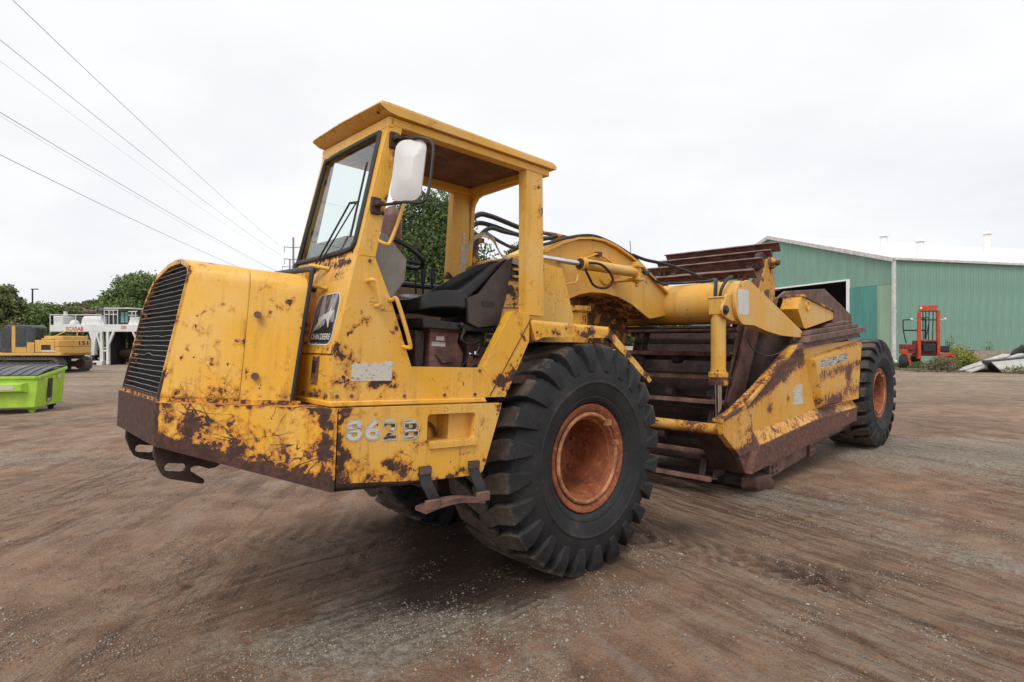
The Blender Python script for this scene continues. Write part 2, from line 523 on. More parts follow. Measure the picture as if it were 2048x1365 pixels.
def spots(*S):
    """wear field: spots (x, z, rx, rz, amount) in the part's own side view."""
    def f(co):
        w = np.zeros(len(co))
        X_ = co[:, 0] + .030 * np.sin(25 * co[:, 2] + 7 * co[:, 0]) + .014 * np.sin(71 * co[:, 2] - 33 * co[:, 0] + 1)
        Z_ = co[:, 2] + .026 * np.sin(21 * co[:, 0] - 9 * co[:, 2] + 2) + .012 * np.sin(63 * co[:, 0] + 41 * co[:, 2])
        for x, z, rx, rz, a in S:
            a = a * .93; rx = rx * 1.02; rz = rz * 1.02
            w = np.maximum(w, a * np.exp(-((X_ - x) / rx) ** 2 - ((Z_ - z) / rz) ** 2)) if a > 0 else w
        return w
    return f

def tag(o, label=None, cat=None, group=None, kind=None):
    for k_, v_ in (('label', label), ('category', cat), ('group', group), ('kind', kind)):
        if v_:
            o[k_] = v_
    return o

def empty(name, loc, rz=0.0):
    o = bpy.data.objects.new(name, None)
    o.empty_display_size = .3
    COL.objects.link(o)
    o.location = loc; o.rotation_euler = (0, 0, rz)
    return o

def copy_tree(o, parent=None):
    c = o.copy(); COL.objects.link(c)
    if parent:
        c.parent = parent
    for ch in list(o.children):
        copy_tree(ch, c)
    return c

def text_mb(s, height, place, extrude=.0, width=None, shear=0.0, bold=0.0, sx=1.0):
    """Lettering as flat mesh; place(u, v) -> 3D point."""
    cu = bpy.data.curves.new('lettering', 'FONT')
    cu.body = s; cu.size = 1.0; cu.offset = bold; cu.shear = shear; cu.resolution_u = 3
    ob = bpy.data.objects.new('lettering', cu)
    COL.objects.link(ob)
    dg = bpy.context.evaluated_depsgraph_get()
    me = ob.evaluated_get(dg).to_mesh()
    V = np.array([v.co[:] for v in me.vertices]); F = [tuple(p.vertices) for p in me.polygons]
    ob.evaluated_get(dg).to_mesh_clear()
    bpy.data.objects.remove(ob); bpy.data.curves.remove(cu)
    lo, hi = V.min(0), V.max(0)
    k_ = height / (hi[1] - lo[1])
    kx = k_ * sx if width is None else width / (hi[0] - lo[0])
    mb = MB()
    mb.add([place((p[0] - lo[0]) * kx, (p[1] - lo[1]) * k_) for p in V], F)
    return mb

# ================================================================== THE MOTOR SCRAPER
AT, AS = 47.7, 45.7
D0 = 4.8
O0 = Vector(((1178 - 1024) / 1195 * D0, D0, 0))
root = empty('motor_scraper', O0, R(270 - AT))
tag(root, 'weathered yellow motor scraper with open cab and big black tyres parked on the dirt', 'scraper')
MG = Matrix.Identity(4)
MT = Matrix.Translation((0, 0, .9)) @ Matrix.Rotation(R(-2.6), 4, 'Y')          # tractor sits nose-up
MD = Matrix.Translation((-7.961, -.237, .93)) @ Matrix.Rotation(R(AT - AS), 4, 'Z')   # draft frame, slightly steered
MS = MD @ Matrix.Rotation(R(3.8), 4, 'Y')                                         # bowl, cutting edge lowered

def part(name, mb, mat, fr=None, **kw):
    return build(name, mb, M[mat] if isinstance(mat, str) else mat, root, MT if fr is None else fr, **kw)
def sub(name, mb, mat, parent, **kw):
    return build(name, mb, M[mat] if isinstance(mat, str) else mat, parent, **kw)

YC = -1.17

# ---- wheels
def tyre_mb():
    mb = MB()
    prof = [(.425, .285), (.45, .325), (.475, .345), (.497, .351), (.503, .347), (.509, .354), (.56, .372), (.60, .380), (.605, .386), (.62, .386), (.626, .380), (.68, .378), (.75, .362), (.80, .345), (.845, .315), (.862, .27), (.866, .14), (.868, 0)]
    prof = prof + [(r, -h) for r, h in reversed(prof[:-1])]
    mb.lathe(prof, 'Y', (0, 0, 0), n=112)
    N = 24; pitch = 2 * math.pi / N
    #            inner(r,y)    outer(r,y)   theta shift, half width foot, half width top
    st = [((.862, -.075), (.905, -.075), -.165, .074, .050),
          ((.862, -.055), (.930, -.040), -.155, .084, .070),
          ((.862, .080), (.931, .080), -.085, .090, .076),
          ((.862, .170), (.931, .170), -.030, .094, .080),
          ((.860, .275), (.930, .282), .000, .094, .082),
          ((.840, .300), (.921, .345), .004, .092, .080),
          ((.800, .335), (.862, .374), .010, .082, .070),
          ((.745, .355), (.785, .386), .016, .070, .056),
          ((.690, .366), (.705, .381), .020, .058, .040)]
    for side in (1, -1):
        for i in range(N):
            a0 = i * pitch + (pitch / 2 if side < 0 else 0); rings = []
            jit = random.uniform(-.004, .004)
            for (ri, yi), (ro, yo), sh, wf, wtp in st:
                q = []
                for r, y, t in ((ri, yi, -wf), (ro + jit, yo, -wtp), (ro + jit, yo, wtp), (ri, yi, wf)):
                    a = a0 + sh + t
                    q.append((r * math.cos(a), side * y, r * math.sin(a)))
                rings.append(q)
            mb.loft(rings)
    return mb

def rim_mb():
    mb = MB()
    prof = [(.425, .270), (.432, .300), (.436, .318), (.428, .326), (.395, .318), (.375, .300), (.372, .288), (.360, .286), (.356, .300), (.335, .303), (.325, .285), (.318, .270), (.305, .262), (.300, .235),
            (.292, .10), (.285, -.06), (.270, -.085), (.05, -.092), (0.001, -.092)]
    mb.lathe(prof, 'Y', (0, 0, 0), n=96)
    return mb

def dust_fn(co):
    r = np.hypot(co[:, 0], co[:, 2])
    return np.clip((r - .885) * 8, -.1, .30) * np.clip(1.5 - np.abs(co[:, 1]) * 2.2, .4, 1.2) + np.clip((.55 - np.abs(r - .61) * 12) * .1, 0, .05)

def wheel(name, mtx, flip, proto=None):
    if proto is None:
        w = bpy.data.objects.new(name, None); COL.objects.link(w); w.empty_display_size = .3
        sub('tyre', tyre_mb(), 'rubber', w, wear=dust_fn, attr='dust', angle=28, bevel=.008, segs=2)
        sub('rim', rim_mb(), 'rim', w, angle=30)
        br = MB()      # split lock ring with its broken end
        ringp = [(.352 * math.cos(R(q)), .306, .352 * math.sin(R(q))) for q in range(170, 496, 6)]
        br.tube(ringp, .017, 8)
        br.box(.352 * math.cos(R(136)) - .03, .352 * math.cos(R(136)) + .03, .295, .335, .352 * math.sin(R(136)) - .02, .352 * math.sin(R(136)) + .03)
        br.box(.352 * math.cos(R(169)) - .02, .352 * math.cos(R(169)) + .02, .295, .335, .352 * math.sin(R(169)) - .02, .352 * math.sin(R(169)) + .015)
        sub('lock_ring', br, 'rim_ring', w)
        for j in range(12):
            a = R(30 * j + 12)
            b_ = MB(); b_.cyl((.235 * math.cos(a), -.09, .235 * math.sin(a)), (.235 * math.cos(a), -.055, .235 * math.sin(a)), .016, 6)
            sub('bolt', b_, 'rim', w)
        for j in range(5):
            a = R(165 + 9 * j)
            b_ = MB(); b_.cyl((.292 * math.cos(a), .03, .292 * math.sin(a)), (.272 * math.cos(a), .03, .272 * math.sin(a)), .013, 6)
            sub('bolt', b_, 'rim', w)
        h = MB(); h.cyl((.12, -.09, .17), (.12, -.02, .17), .035, 12); h.cyl((.12, -.02, .17), (.10, .03, .15), .013, 8)
        sub('valve', h, 'rim', w)
    else:
        w = copy_tree(proto)
        w.name = name
    w.parent = root
    w.matrix_local = mtx @ Matrix.Rotation(math.pi if flip else 0, 4, 'Z')
    return w
wp = wheel('wheel', MG @ Matrix.Translation((0, -.315, .9)) @ Matrix.Rotation(R(4), 4, 'Y'), False)
wheel('wheel.001', MG @ Matrix.Translation((0, 2 * YC + .315, .9)) @ Matrix.Rotation(R(9), 4, 'Y'), True, wp)
wheel('wheel.002', MD @ Matrix.Translation((0, -.315, 0)) @ Matrix.Rotation(R(41), 4, 'Y'), False, wp)
wheel('wheel.003', MD @ Matrix.Translation((0, -2.0, 0)) @ Matrix.Rotation(R(13), 4, 'Y'), True, wp)
mb = MB(); mb.cyl((0, -.45, .9), (0, 2 * YC + .45, .9), .17, 20); mb.sphere((0, YC, .9), .30, 16); mb.box(-.2, .9, YC - .35, YC + .35, .62, 1.2)
part('axle', mb, 'rust_dark', MG)
mb = MB(); mb.cyl((0, -.40, 0), (0, -1.95, 0), .14, 16)
part('rear_axle', mb, 'rust_dark', MD)

# ---- bumper and lower frame
top = [(2.955, -.60), (2.955, -1.68), (2.24, 2 * YC - .07), (1.0, 2 * YC - .07), (1.0, -.32), (2.16, -.32), (2.215, .07), (2.24, .07)]
zb = [.235, .235, .02, .02, .02, .02, .02, .02]
mb = MB()
fl = []
for (x, y), z in zip(top, zb):
    fl.append((x, y, z))
cy = YC
low = [(x + (.0 if x < 2 else -.03), y - .03 * np.sign(y - cy), z - .010) for (x, y, z) in fl]
low2 = [(x - (.12 if x > 2 else .0), y - .13 * np.sign(y - cy), z - .004) for (x, y, z) in fl]
mb.loft([[(x, y, .472) for x, y in top], fl, low, low2])
def bump_wear(co):
    x, y, z = co.T
    w = np.zeros(len(co))
    # distance along the chamfer: t=0 at the front corner, 1 at the side corner
    t = (2.955 - x) / .715
    bot = .235 - .215 * np.clip(t, 0, 1)
    h = z - bot
    w = np.maximum(w, .36 * np.exp(-(h / (.088 - .022 * t)) ** 2))
    w = np.maximum(w, .12 * np.exp(-((h - .10) / .05) ** 2) * (t < .75))
    w = np.maximum(w, .20 * np.exp(-((t - .20) / .07) ** 2) * (h < .225))
    w = np.maximum(w, .16 * np.exp(-((t - .07) / .06) ** 2))
    w = np.maximum(w, .22 * np.exp(-((t - .965) / .04) ** 2))
    w = np.maximum(w, .08 * np.exp(-((t - .88) / .05) ** 2))
    w = np.maximum(w, .13 * np.exp(-((t - .30) / .18) ** 2 - ((z - .36) / .07) ** 2))
    w = np.maximum(w, .10 * np.exp(-((t - .7) / .4) ** 2 - ((h - .17) / .08) ** 2))
    w = np.maximum(w, .11 * (z > .455) * (y > -1.2))
    w = np.where(x > 2.94, .42, w)
    w = np.where(z < .02, .4, w)
    return w
part('front_bumper', mb, 'yellow_worn', bevel=.022, segs=3, slice_=.03, wear=bump_wear)

def slot(cx, cz, w, h, ang=0, n=8):
    r = h / 2; o = []
    for s_, a0 in ((1, -90), (-1, 90)):
        for i in range(n + 1):
            a = R(a0 + 180 * i / n)
            x, z = s_ * (w / 2 - r) + r * math.cos(a), r * math.sin(a)
            o.append((cx + x * math.cos(ang) - z * math.sin(ang), cz + x * math.sin(ang) + z * math.cos(ang)))
    return o
hook = [(2.925, .26), (2.93, .17), (2.90, .09), (2.875, .045), (2.84, .026), (2.67, -.022), (2.655, -.012), (2.66, .004), (2.715, .045), (2.735, .06), (2.738, .078), (2.715, .088), (2.69, .086), (2.64, .065), (2.60, .068), (2.55, .10), (2.55, .26)]
for y in (-.72, -1.52):
    mb = MB(); mb.plate(hook, [slot(2.815, .088, .115, .05, R(8))], 'Y', y - .02, y + .02)
    part('tow_hook', mb, 'rust_dark', bevel=.006)

# side panel with step pocket
mb = MB()
hole = rrect(1.245, 1.622, .245, .418, .022)
outer = [(2.205, .472), (1.018, .472), (1.022, .45), (1.155, .05), (1.17, .025), (1.20, .008), (1.56, .012), (2.205, .062)]
mb.plate(outer, [hole], 'Y', .03, .072)
def side_wear(co):
    x, y, z = co.T
    f = spots((2.2, .25, .035, .5, .27), (2.17, .05, .10, .10, .2), (2.0, .04, .3, .05, .16), (1.85, .155, .06, .06, .27), (1.79, .10, .06, .05, .25), (1.78, .2, .03, .03, .2),
              (1.60, .26, .04, .03, .22), (1.45, .235, .03, .015, .2), (1.43, .02, .5, .03, .19), (1.3, .17, .05, .02, .16), (2.05, .15, .12, .05, .12), (1.02, .465, .03, .03, .25), (1.12, .04, .04, .05, .2), (1.63, .07, .05, .04, .15))(co)
    return f - .02
side = part('side_panel', mb, 'yellow_worn', bevel=.012, segs=3, slice_=.025, wear=side_wear)
mb = MB(); mb.box(1.23, 1.64, -.16, -.13, .22, .44); mb.box(1.225, 1.24, -.15, .03, .22, .44); mb.box(1.628, 1.642, -.15, .03, .22, .44); mb.box(1.24, 1.63, -.15, .03, .225, .247); mb.box(1.24, 1.63, -.15, .03, .419, .44)
mb.box(1.24, 1.41, -.13, .0, .24, .42)
sub('pocket', mb, 'yellow', side)
mb = MB()
arc = [(1.52 + .088 * math.cos(R(a)), -.105, .255 + .088 * math.sin(R(a))) for a in range(0, 181, 12)]
mb.tube(arc, .012, 6)
sub('pocket_ring', mb, 'rust', side)
mb = MB(); mb.box(1.235, 1.605, .068, .088, .205, .248)
for i in range(24):
    mb.box(1.245 + i * .0149, 1.252 + i * .0149, .066, .086, .248, .254)
sub('step_lip', mb, 'yellow_worn', side, bevel=.003)
mb = MB(); mb.loft([[(2.205, .0, .066), (2.205, .071, .0615), (2.205, .066, .035), (2.205, .04, .012), (2.205, -.05, .006), (2.205, -.3, .006)], [(1.57, .0, .02), (1.57, .071, .012), (1.57, .066, .0), (1.57, .03, -.012), (1.57, -.05, -.016), (1.57, -.3, -.016)]])
part('bottom_lip', mb, 'rust_dark', bevel=.01)
# model number, worn
pl = lambda x0, z0, y: (lambda u, v: (x0 - u, y, z0 + v))
for ch, x0, z0, hh, ww, mt in (('8', 2.165, .285, .125, .105, 'worn_grey'), ('6', 2.050, .283, .123, .105, 'worn_grey'), ('2', 1.935, .278, .125, .100, 'worn_black'), ('B', 1.792, .272, .122, .110, 'worn_black')):
    a = text_mb(ch, hh, pl(x0, z0, .0755), width=ww, bold=.02)
    sub('number_outline', a, 'worn_white', side)
    a = text_mb(ch, hh - .016, pl(x0 - .008, z0 + .008, .0770), width=ww - .016, bold=.02)
    sub('number', a, mt, side)

for x_, z_ in ((2.17, .44), (1.05, .43), (1.16, .10), (2.17, .11)):
    b_ = MB(); b_.cyl((x_, .07, z_), (x_, .080, z_), .012, 6); sub('bolt', b_, 'rust', side)
# hanging step
st = empty('step', (0, 0, 0)); st.parent = root; st.matrix_local = MT
def strap(pts, w):
    rings = []
    for x, y, z in pts:
        rings.append([(x - w / 2, y - .006, z), (x + w / 2, y - .006, z), (x + w / 2, y + .006, z), (x - w / 2, y + .006, z)])
    m_ = MB(); m_.loft(rings); return m_
sub('strap', strap([(1.635, .082, .105), (1.635, .085, .05), (1.63, .10, .0), (1.61, .12, -.05), (1.585, .125, -.10), (1.57, .118, -.135)], .085), 'hose', st, bevel=.003)
sub('strap', strap([(1.255, .082, .105), (1.255, .085, .05), (1.245, .10, .0), (1.23, .12, -.05), (1.215, .13, -.10), (1.215, .12, -.155)], .085), 'hose', st, bevel=.003)
for x in (1.635, 1.255):
    mb = MB(); mb.box(x - .042, x + .042, .088, .098, .055, .10); sub('clamp_plate', mb, 'rust', st, bevel=.003)
mb = MB()
n = 14
rings = []
for i in range(n + 1):
    t = i / n; x = 1.66 - .46 * t; z = -.125 - .03 * (1 - math.sin(math.pi * t)) + .0
    rings.append([(x, .03, z - .012), (x, .15, z - .012), (x, .15, z + .012), (x, .03, z + .012)])
mb.loft(rings)
for i in range(20):
    t = (i + 1.5) / 23; x = 1.66 - .46 * t; z = -.125 - .03 * (1 - math.sin(math.pi * t))
    mb.box(x - .006, x + .006, .145, .153, z + .012, z + .022)
sub('tread', mb, 'rust', st)
for x, z in ((1.61, -.115), (1.215, -.115)):
    mb = MB(); mb.box(x - .05, x + .05, .128, .155, z - .035, z + .025); sub('clamp_plate', mb, 'rust', st, bevel=.004)

# ---- cab lower body (cowl)
cs = [(2.222, .508), (1.128, .508), (1.14, .708), (1.706, .708), (1.865, 1.10), (1.985, 1.345), (2.10, 1.345), (2.222, .76)]
mb = MB(); mb.prism(cs, 'Y', -.045, 0)
def cow_wear(co):
    return spots((2.17, .78, .07, .09, .24), (2.15, .68, .07, .06, .22), (2.12, .595, .12, .03, .28), (1.93, .60, .12, .025, .26), (1.88, .585, .06, .03, .26), (1.80, .65, .03, .03, .25), (1.76, .85, .04, .05, .22), (1.79, 1.02, .03, .04, .22), (1.80, .95, .025, .03, .24),
                 (2.09, .93, .03, .03, .22), (2.05, .95, .04, .03, .2), (2.14, 1.0, .015, .05, .22), (2.02, 1.06, .02, .02, .22), (1.95, 1.06, .02, .02, .2), (1.86, 1.20, .03, .05, .16), (1.83, 1.08, .03, .05, .2), (2.20, .7, .02, .15, .2), (1.85, .74, .02, .02, .2), (1.35, .6, .3, .08, .06), (1.9, .52, .3, .015, .18))(co)
body = part('cab_body', mb, 'yellow', bevel=.012, slice_=.03, wear=cow_wear)
mb = MB()
fr_ = lambda y: [(2.222, y, .508), (2.222, y, .76), (2.10, y, 1.345), (2.05, y, 1.345), (2.17, y, .76), (2.17, y, .508)]
mb.loft([fr_(-.045), fr_(-.95)])
def front_wear(co):
    x, y, z = co.T
    w = .24 * np.exp(-((z - 1.315) / .03) ** 2) + .16 * np.exp(-((z - .80) / .05) ** 2 - ((y + .2) / .15) ** 2) + .18 * np.exp(-((y + .43) / .05) ** 2 - ((z - .95) / .15) ** 2)
    w = np.maximum(w, .17 * np.exp(-((y + .2) / .12) ** 2 - ((z - 1.24) / .05) ** 2))
    w = np.maximum(w, .2 * np.exp(-((y + .2) / .2) ** 2 - ((z - .53) / .03) ** 2))
    return w
sub('front_sheet', mb, 'yellow', body, bevel=.006, slice_=.03, wear=front_wear)
mb = MB(); mb.prism([(2.235, .508), (1.12, .508), (1.10, .475), (2.235, .475)], 'Y', -.95, .018)
sub('sill_flange', mb, 'yellow', body, bevel=.008)
mb = MB(); mb.box(2.2225, 2.226, -.46, .0, .766, .772); sub('panel_seam', mb, 'rust_dark', body)
mb = MB(); mb.box(2.2225, 2.232, -.255, -.17, .725, .73)
mb.prism([(-.275, .59), (-.185, .59), (-.165, .755), (-.255, .755)], 'X', 2.2225, 2.2265)
sub('latch_plate', mb, 'rust_yellow', body, bevel=.002)
mb = MB(); mb.prism([(-.245, .66), (-.21, .66), (-.20, .73), (-.235, .73)], 'X', 2.2265, 2.234); sub('latch', mb, 'steel_dark', body, bevel=.003)
# inner cab: floor, far wall, rear wall
mb = MB(); mb.box(.50, 2.15, -.95, -.045, .60, .66); sub('floor', mb, 'rust_dark', body)
mb = MB(); mb.prism([(2.10, .6), (2.06, 1.30), (.80, 1.325), (.55, .6)], 'Y', -.97, -.93)
part('far_cab_wall', mb, 'beige_panel', bevel=.006, slice_=.08, wear=lambda co: spots((1.35, 1.26, .12, .04, .2), (1.6, 1.27, .1, .03, .2))(co))
mb = MB(); mb.tube([(2.06, -.95, 1.315), (.80, -.95, 1.34)], .028, 8)
part('wall_trim', mb, 'black')
# decal on the front sheet: leaping deer emblem
def on_front(u, v, lift):          # u to the right (towards +y), v up the sheet
    s_ = v / .597; nx, nz = .9797, .2
    return (2.222 - .122 * s_ + nx * lift, u, .76 + .585 * s_ + nz * lift)
def fplate(pts, l0, l1):
    m_ = MB(); m_.loft([[on_front(u, v, l) for u, v in pts] for l in (l0, l1)]); return m_
dec = [(-.375, .085), (-.36, .066), (-.33, .060), (-.12, .060), (-.09, .066), (-.073, .085), (-.066, .12), (-.072, .31), (-.085, .35), (-.10, .372), (-.125, .38), (-.33, .374), (-.36, .362), (-.378, .33), (-.388, .28)]
dec = [(u + .004, v) for u, v in dec]
dsub = sub('decal_border', fplate(dec, .001, .0022), 'white_print', body)
c0 = (-.225, .22)
ins = [(c0[0] + (u - c0[0]) * .93, c0[1] + (v - c0[1]) * .955) for u, v in dec]
sub('decal_face', fplate(ins, .0022, .0032), 'decal_top', body)
low_ = [p for p in ins if p[1] < .2]
lowp = [(-.366, .20)] + [p for p in low_] + [(-.088, .20), (-.17, .205), (-.26, .16), (-.34, .12)]
sub('decal_face', fplate([(-.365, .10), (-.35, .080), (-.325, .075), (-.125, .075), (-.098, .080), (-.086, .10), (-.084, .20), (-.19, .19), (-.26, .16), (-.365, .135)], .0033, .0038), 'black_print', body)
deer = [(-.345, .125), (-.30, .165), (-.255, .185), (-.225, .215), (-.20, .220), (-.178, .205), (-.150, .165), (-.142, .168), (-.150, .205), (-.135, .24), (-.115, .262), (-.118, .272), (-.150, .262), (-.165, .300), (-.178, .262), (-.205, .252), (-.25, .245), (-.30, .225), (-.29, .20), (-.32, .165)]
sub('emblem', fplate(deer, .0039, .0046), 'white_print', body)
a = text_mb('JOHN DEERE', .048, lambda u, v: on_front(-.352 + u + v * .0, .082 + v, .0042), width=.262, bold=.02)
sub('lettering', a, 'white_print', body)
for x_, z_ in ((2.19, .535), (2.10, .535), (1.75, .53), (1.45, .53), (1.20, .53), (1.165, .69), (2.15, 1.30), (2.02, 1.32)):
    b_ = MB(); b_.cyl((x_, 0, z_), (x_, .010, z_), .011, 6); sub('bolt', b_, 'rust', body)
for y_, z_ in ((-.06, .535), (-.20, .535), (-.36, .535), (-.50, .535)):
    b_ = MB(); b_.cyl((2.222, y_, z_), (2.233, y_, z_), .011, 6); sub('bolt', b_, 'rust', body)
# torn label, grab handles
mb = MB(); tl = [(2.105, .620), (1.845, .622), (1.842, .69), (1.835, .735), (1.85, .745), (1.865, .735), (1.89, .74), (1.905, .728), (1.93, .722), (1.96, .73), (1.99, .72), (2.03, .727), (2.06, .72), (2.09, .725), (2.107, .71)]
mb.prism(tl, 'Y', .001, .0025); sub('torn_label', mb, 'white_label', body)
def handle(pts, r=.0125):
    m_ = MB(); m_.tube(smooth_path(pts, 5), r, 8); return m_
sub('grab_handle', handle([(2.03, 0, 1.20), (2.025, .04, 1.205), (2.0, .05, 1.19), (1.965, .05, 1.085), (1.962, .04, 1.065), (1.972, 0, 1.062)]), 'yellow', body)
sub('grab_handle', handle([(1.872, -.01, 1.10), (1.872, .03, 1.105), (1.853, .05, 1.095), (1.755, .05, .85), (1.758, .035, .825), (1.77, -.01, .83)]), 'yellow', body)
part('front_grab_handle', handle([on_front(-.32, .54, 0), on_front(-.42, .545, .07), on_front(-.44, .53, .08), on_front(-.43, .44, .08), on_front(-.40, .425, .07), on_front(-.28, .41, 0)]), 'yellow')

# ---- hood
def hood_ring(x0, zoff, yn, yf, rn, rf, zt, lean):
    """cross-section: near bottom -> over the top -> far bottom"""
    P = [(yn, .492), (yn, .75), (yn - .004, 1.0)]
    for a in (0, 22, 45, 68, 90):
        P.append((yn - .006 - rn + rn * math.cos(R(a)), zt - .045 - rn + rn * math.sin(R(a))))
    ym = (yn + yf) / 2
    for t in (.25, .5, .75):
        y = (yn - rn) * (1 - t) + (yf + rf) * t
        P.append((y, zt - .045 + .045 * math.sin(math.pi * min(1, .15 + t * .75))))
    zf = zt - .045
    for a in (90, 68, 45, 22, 0):
        P.append((yf + rf - rf * math.cos(R(a)), zf - rf + rf * math.sin(R(a))))
    P += [(yf, .85), (yf, .492)]
    return [(x0 - lean * (z - .49), y, z) for y, z in P]
r0 = hood_ring(2.92, 0, -.678, -1.705, .085, .30, 1.325, .173)
r1 = hood_ring(2.572, 0, -.430, -1.92, .10, .28, 1.305, .05)
r1b = hood_ring(2.570, 0, -.4285, -1.9215, .10, .28, 1.302, .05)
r2 = hood_ring(2.345, 0, -.262, -2.08, .12, .26, 1.285, .12)
def inset(ring, k_):
    cy_ = -1.19; return [(x, cy_ + (y - cy_) * k_, .49 + (z - .49) * k_) for x, y, z in ring]
def shell(rings, close_front, close_back):
    m_ = MB(); m_.loft(rings, caps=False, closed=False)
    if close_back:
        n_ = len(rings[-1]); m_.add(rings[-1], [tuple(range(n_))])
    return m_
def hood_wear(co):
    x, y, z = co.T
    w = spots((2.62, .60, .12, .05, .15), (2.72, .82, .03, .015, .22), (2.78, .92, .04, .03, .18), (2.60, .66, .05, .05, .17), (2.85, .55, .1, .05, .14), (2.58, .56, .03, .1, .2), (2.70, .72, .04, .03, .22), (2.60, .98, .025, .03, .27), (2.66, 1.02, .02, .025, .27), (2.72, 1.06, .02, .025, .25), (2.66, .705, .10, .012, .27), (2.75, .80, .03, .02, .27), (2.77, .90, .012, .08, .24), (2.72, .93, .02, .06, .26), (2.72, .99, .05, .012, .24), (2.84, .78, .015, .03, .24), (2.82, .70, .05, .012, .22), (2.86, .64, .03, .03, .22), (2.6, .80, .03, .03, .26), (2.8, 1.2, .02, .02, .2))(co)
    w = np.maximum(w, .16 * np.exp(-((z - .52) / .05) ** 2))
    w = np.maximum(w, .24 * (z > 1.24) * np.exp(-((x - 2.66) / .04) ** 2 - ((y + .75) / .1) ** 2))
    w = np.maximum(w, .20 * (z > 1.2) * np.exp(-((x - 2.72) / .02) ** 2 - ((y + .68) / .08) ** 2))
    return w * .86 - .01
hs = part('hood_front', shell([[tuple(np.array(a_) * (1 - t) + np.array(b_) * t) for a_, b_ in zip(r0, r1)] for t in (0, .5, 1)], 0, 0), 'yellow', slice_=.035, wear=hood_wear, angle=40)
sm = hs.modifiers.new('thickness', 'SOLIDIFY'); sm.thickness = .012; sm.offset = -1
def hood2_wear(co):
    return spots((2.33, 1.06, .03, .05, .24), (2.40, 1.02, .015, .05, .2), (2.56, .95, .02, .02, .3), (2.56, .62, .02, .02, .3), (2.3, .55, .2, .05, .12), (2.4, .51, .2, .02, .17), (2.27, 1.0, .03, .04, .14), (2.5, 1.13, .05, .03, .12))(co)
hr = part('hood_rear', shell([r1b, r2], 0, 1), 'yellow', slice_=.035, wear=hood2_wear, angle=40)
for (x, y, z) in ((2.505, -.375, .98), (2.505, -.375, .63)):
    mb = MB(); mb.cyl((x + .0, y - .01, z), (x + .012, y + .016, z), .020, 10); sub('fastener', mb, 'rust', hr)
mb = MB(); mb.tube(smooth_path([(2.255, -.235, 1.245), (2.275, -.222, 1.16), (2.345, -.235, .50)], 4), .013, 8)
mb.tube(smooth_path([(2.255, -.235, 1.245), (2.25, -.33, 1.27), (2.25, -1.0, 1.285)], 4), .018, 8)
part('hood_seal', mb, 'black')
mb = MB(); mb.prism([(2.93, -.66), (2.93, -1.72), (2.30, -2.12), (2.30, -.22)], 'Z', .470, .494)
part('hood_base', mb, 'yellow_worn', slice_=.05, wear=lambda co: .13 + 0 * co[:, 0])
# grille
gx = lambda z: 2.92 - .173 * (z - .49)
def gring(k_, off):
    return [(x + off, -1.19 + (y + 1.19) * k_, .49 + (z - .49) * k_ + (1 - k_) * .25) for x, y, z in r0]
mb = MB(); g1, g2 = gring(1.0, .012), gring(.955, .012); g3 = gring(.955, -.03)
mb.loft([r0, g1, g2, g3], caps=False, closed=True)
gr = part('grille', mb, 'yellow_worn', slice_=.05, wear=lambda co: np.where(co[:, 1] < -1.5, .13, .05) + .2 * (co[:, 2] < .62))
mb = MB(); gi = gring(.96, -.035); mb.add(gi, [tuple(range(len(gi)))])
sub('radiator_core', mb, 'core', gr)
inner = [(y, z) for x, y, z in gring(.965, 0)]
def span(z):
    ys = []
    for (a_, b_) in zip(inner, inner[1:] + inner[:1]):
        if (a_[1] - z) * (b_[1] - z) <= 0 and a_[1] != b_[1]:
            ys.append(a_[0] + (b_[0] - a_[0]) * (z - a_[1]) / (b_[1] - a_[1]))
    return (min(ys), max(ys)) if len(ys) > 1 else None
nw = 27
for i in range(nw):
    z = .515 + (1.295 - .515) * i / (nw - 1)
    sp = span(z)
    if not sp:
        continue
    pts = [(gx(z) + .006 + random.uniform(-.001, .001), sp[0] + (sp[1] - sp[0]) * t / 8, z + random.uniform(-.0015, .0015)) for t in range(9)]
    if i == 7:
        pts[4] = (pts[4][0], pts[4][1], pts[4][2] + .012); 
    if i == 11:
        pts[6] = (pts[6][0], pts[6][1], pts[6][2] - .006)
    mb = MB(); mb.tube(smooth_path(pts, 2), .0021, 5, caps=False)
    sub('grille_wire', mb, 'wire', gr)
mb = MB()
for i in range(46):
    y = -.70 - i * .0215
    for q in range(20):
        z0, z1 = .50 + q * .038, .50 + q * .038 + .02
        if span(z1) and span(z1)[0] < y < span(z1)[1]:
            mb.box(gx(z0) - .028, gx(z0) - .014, y - .003, y + .003, z0, z1)
fin = sub('core_fins', mb, 'fins', gr, flat=True); fin['kind'] = 'stuff'

# ---- canopy, posts, windscreen
ra = [(.52, 2.205), (.515, 2.235), (.55, 2.252), (1.95, 2.270), (2.0, 2.266), (2.008, 2.252), (1.96, 2.226), (1.89, 2.205)]
mb = MB()
rings = []
for y, ins_ in ((.035, .012), (.03, .0), (-.5, -.012), (-.89, .0), (-.90, .012)):
    rings.append([(x, y, z - (ins_ if z > 2.22 else 0)) for x, z in ra])
mb.loft(rings)
rf = part('canopy_roof', mb, 'yellow_clean', bevel=.010, slice_=.08, wear=lambda co: .12 * (co[:, 0] > 1.95) + .06 * (co[:, 2] < 2.23))
mb = MB(); mb.box(.60, 1.86, -.86, -.06, 2.196, 2.2035); sub('headliner', mb, 'headliner', rf)
for x0, x1, y0, y1, z0 in ((.56, 1.92, -.075, .005, 2.150), (.56, 1.92, -.905, -.83, 2.140), (.58, .66, -.83, -.075, 2.150)):
    mb = MB(); mb.box(x0, x1, y0, y1, z0, 2.2035); sub('roof_beam', mb, 'yellow', rf, bevel=.006)
wsx = lambda z: 2.10 - .2105 * (z - 1.345)
mb = MB()
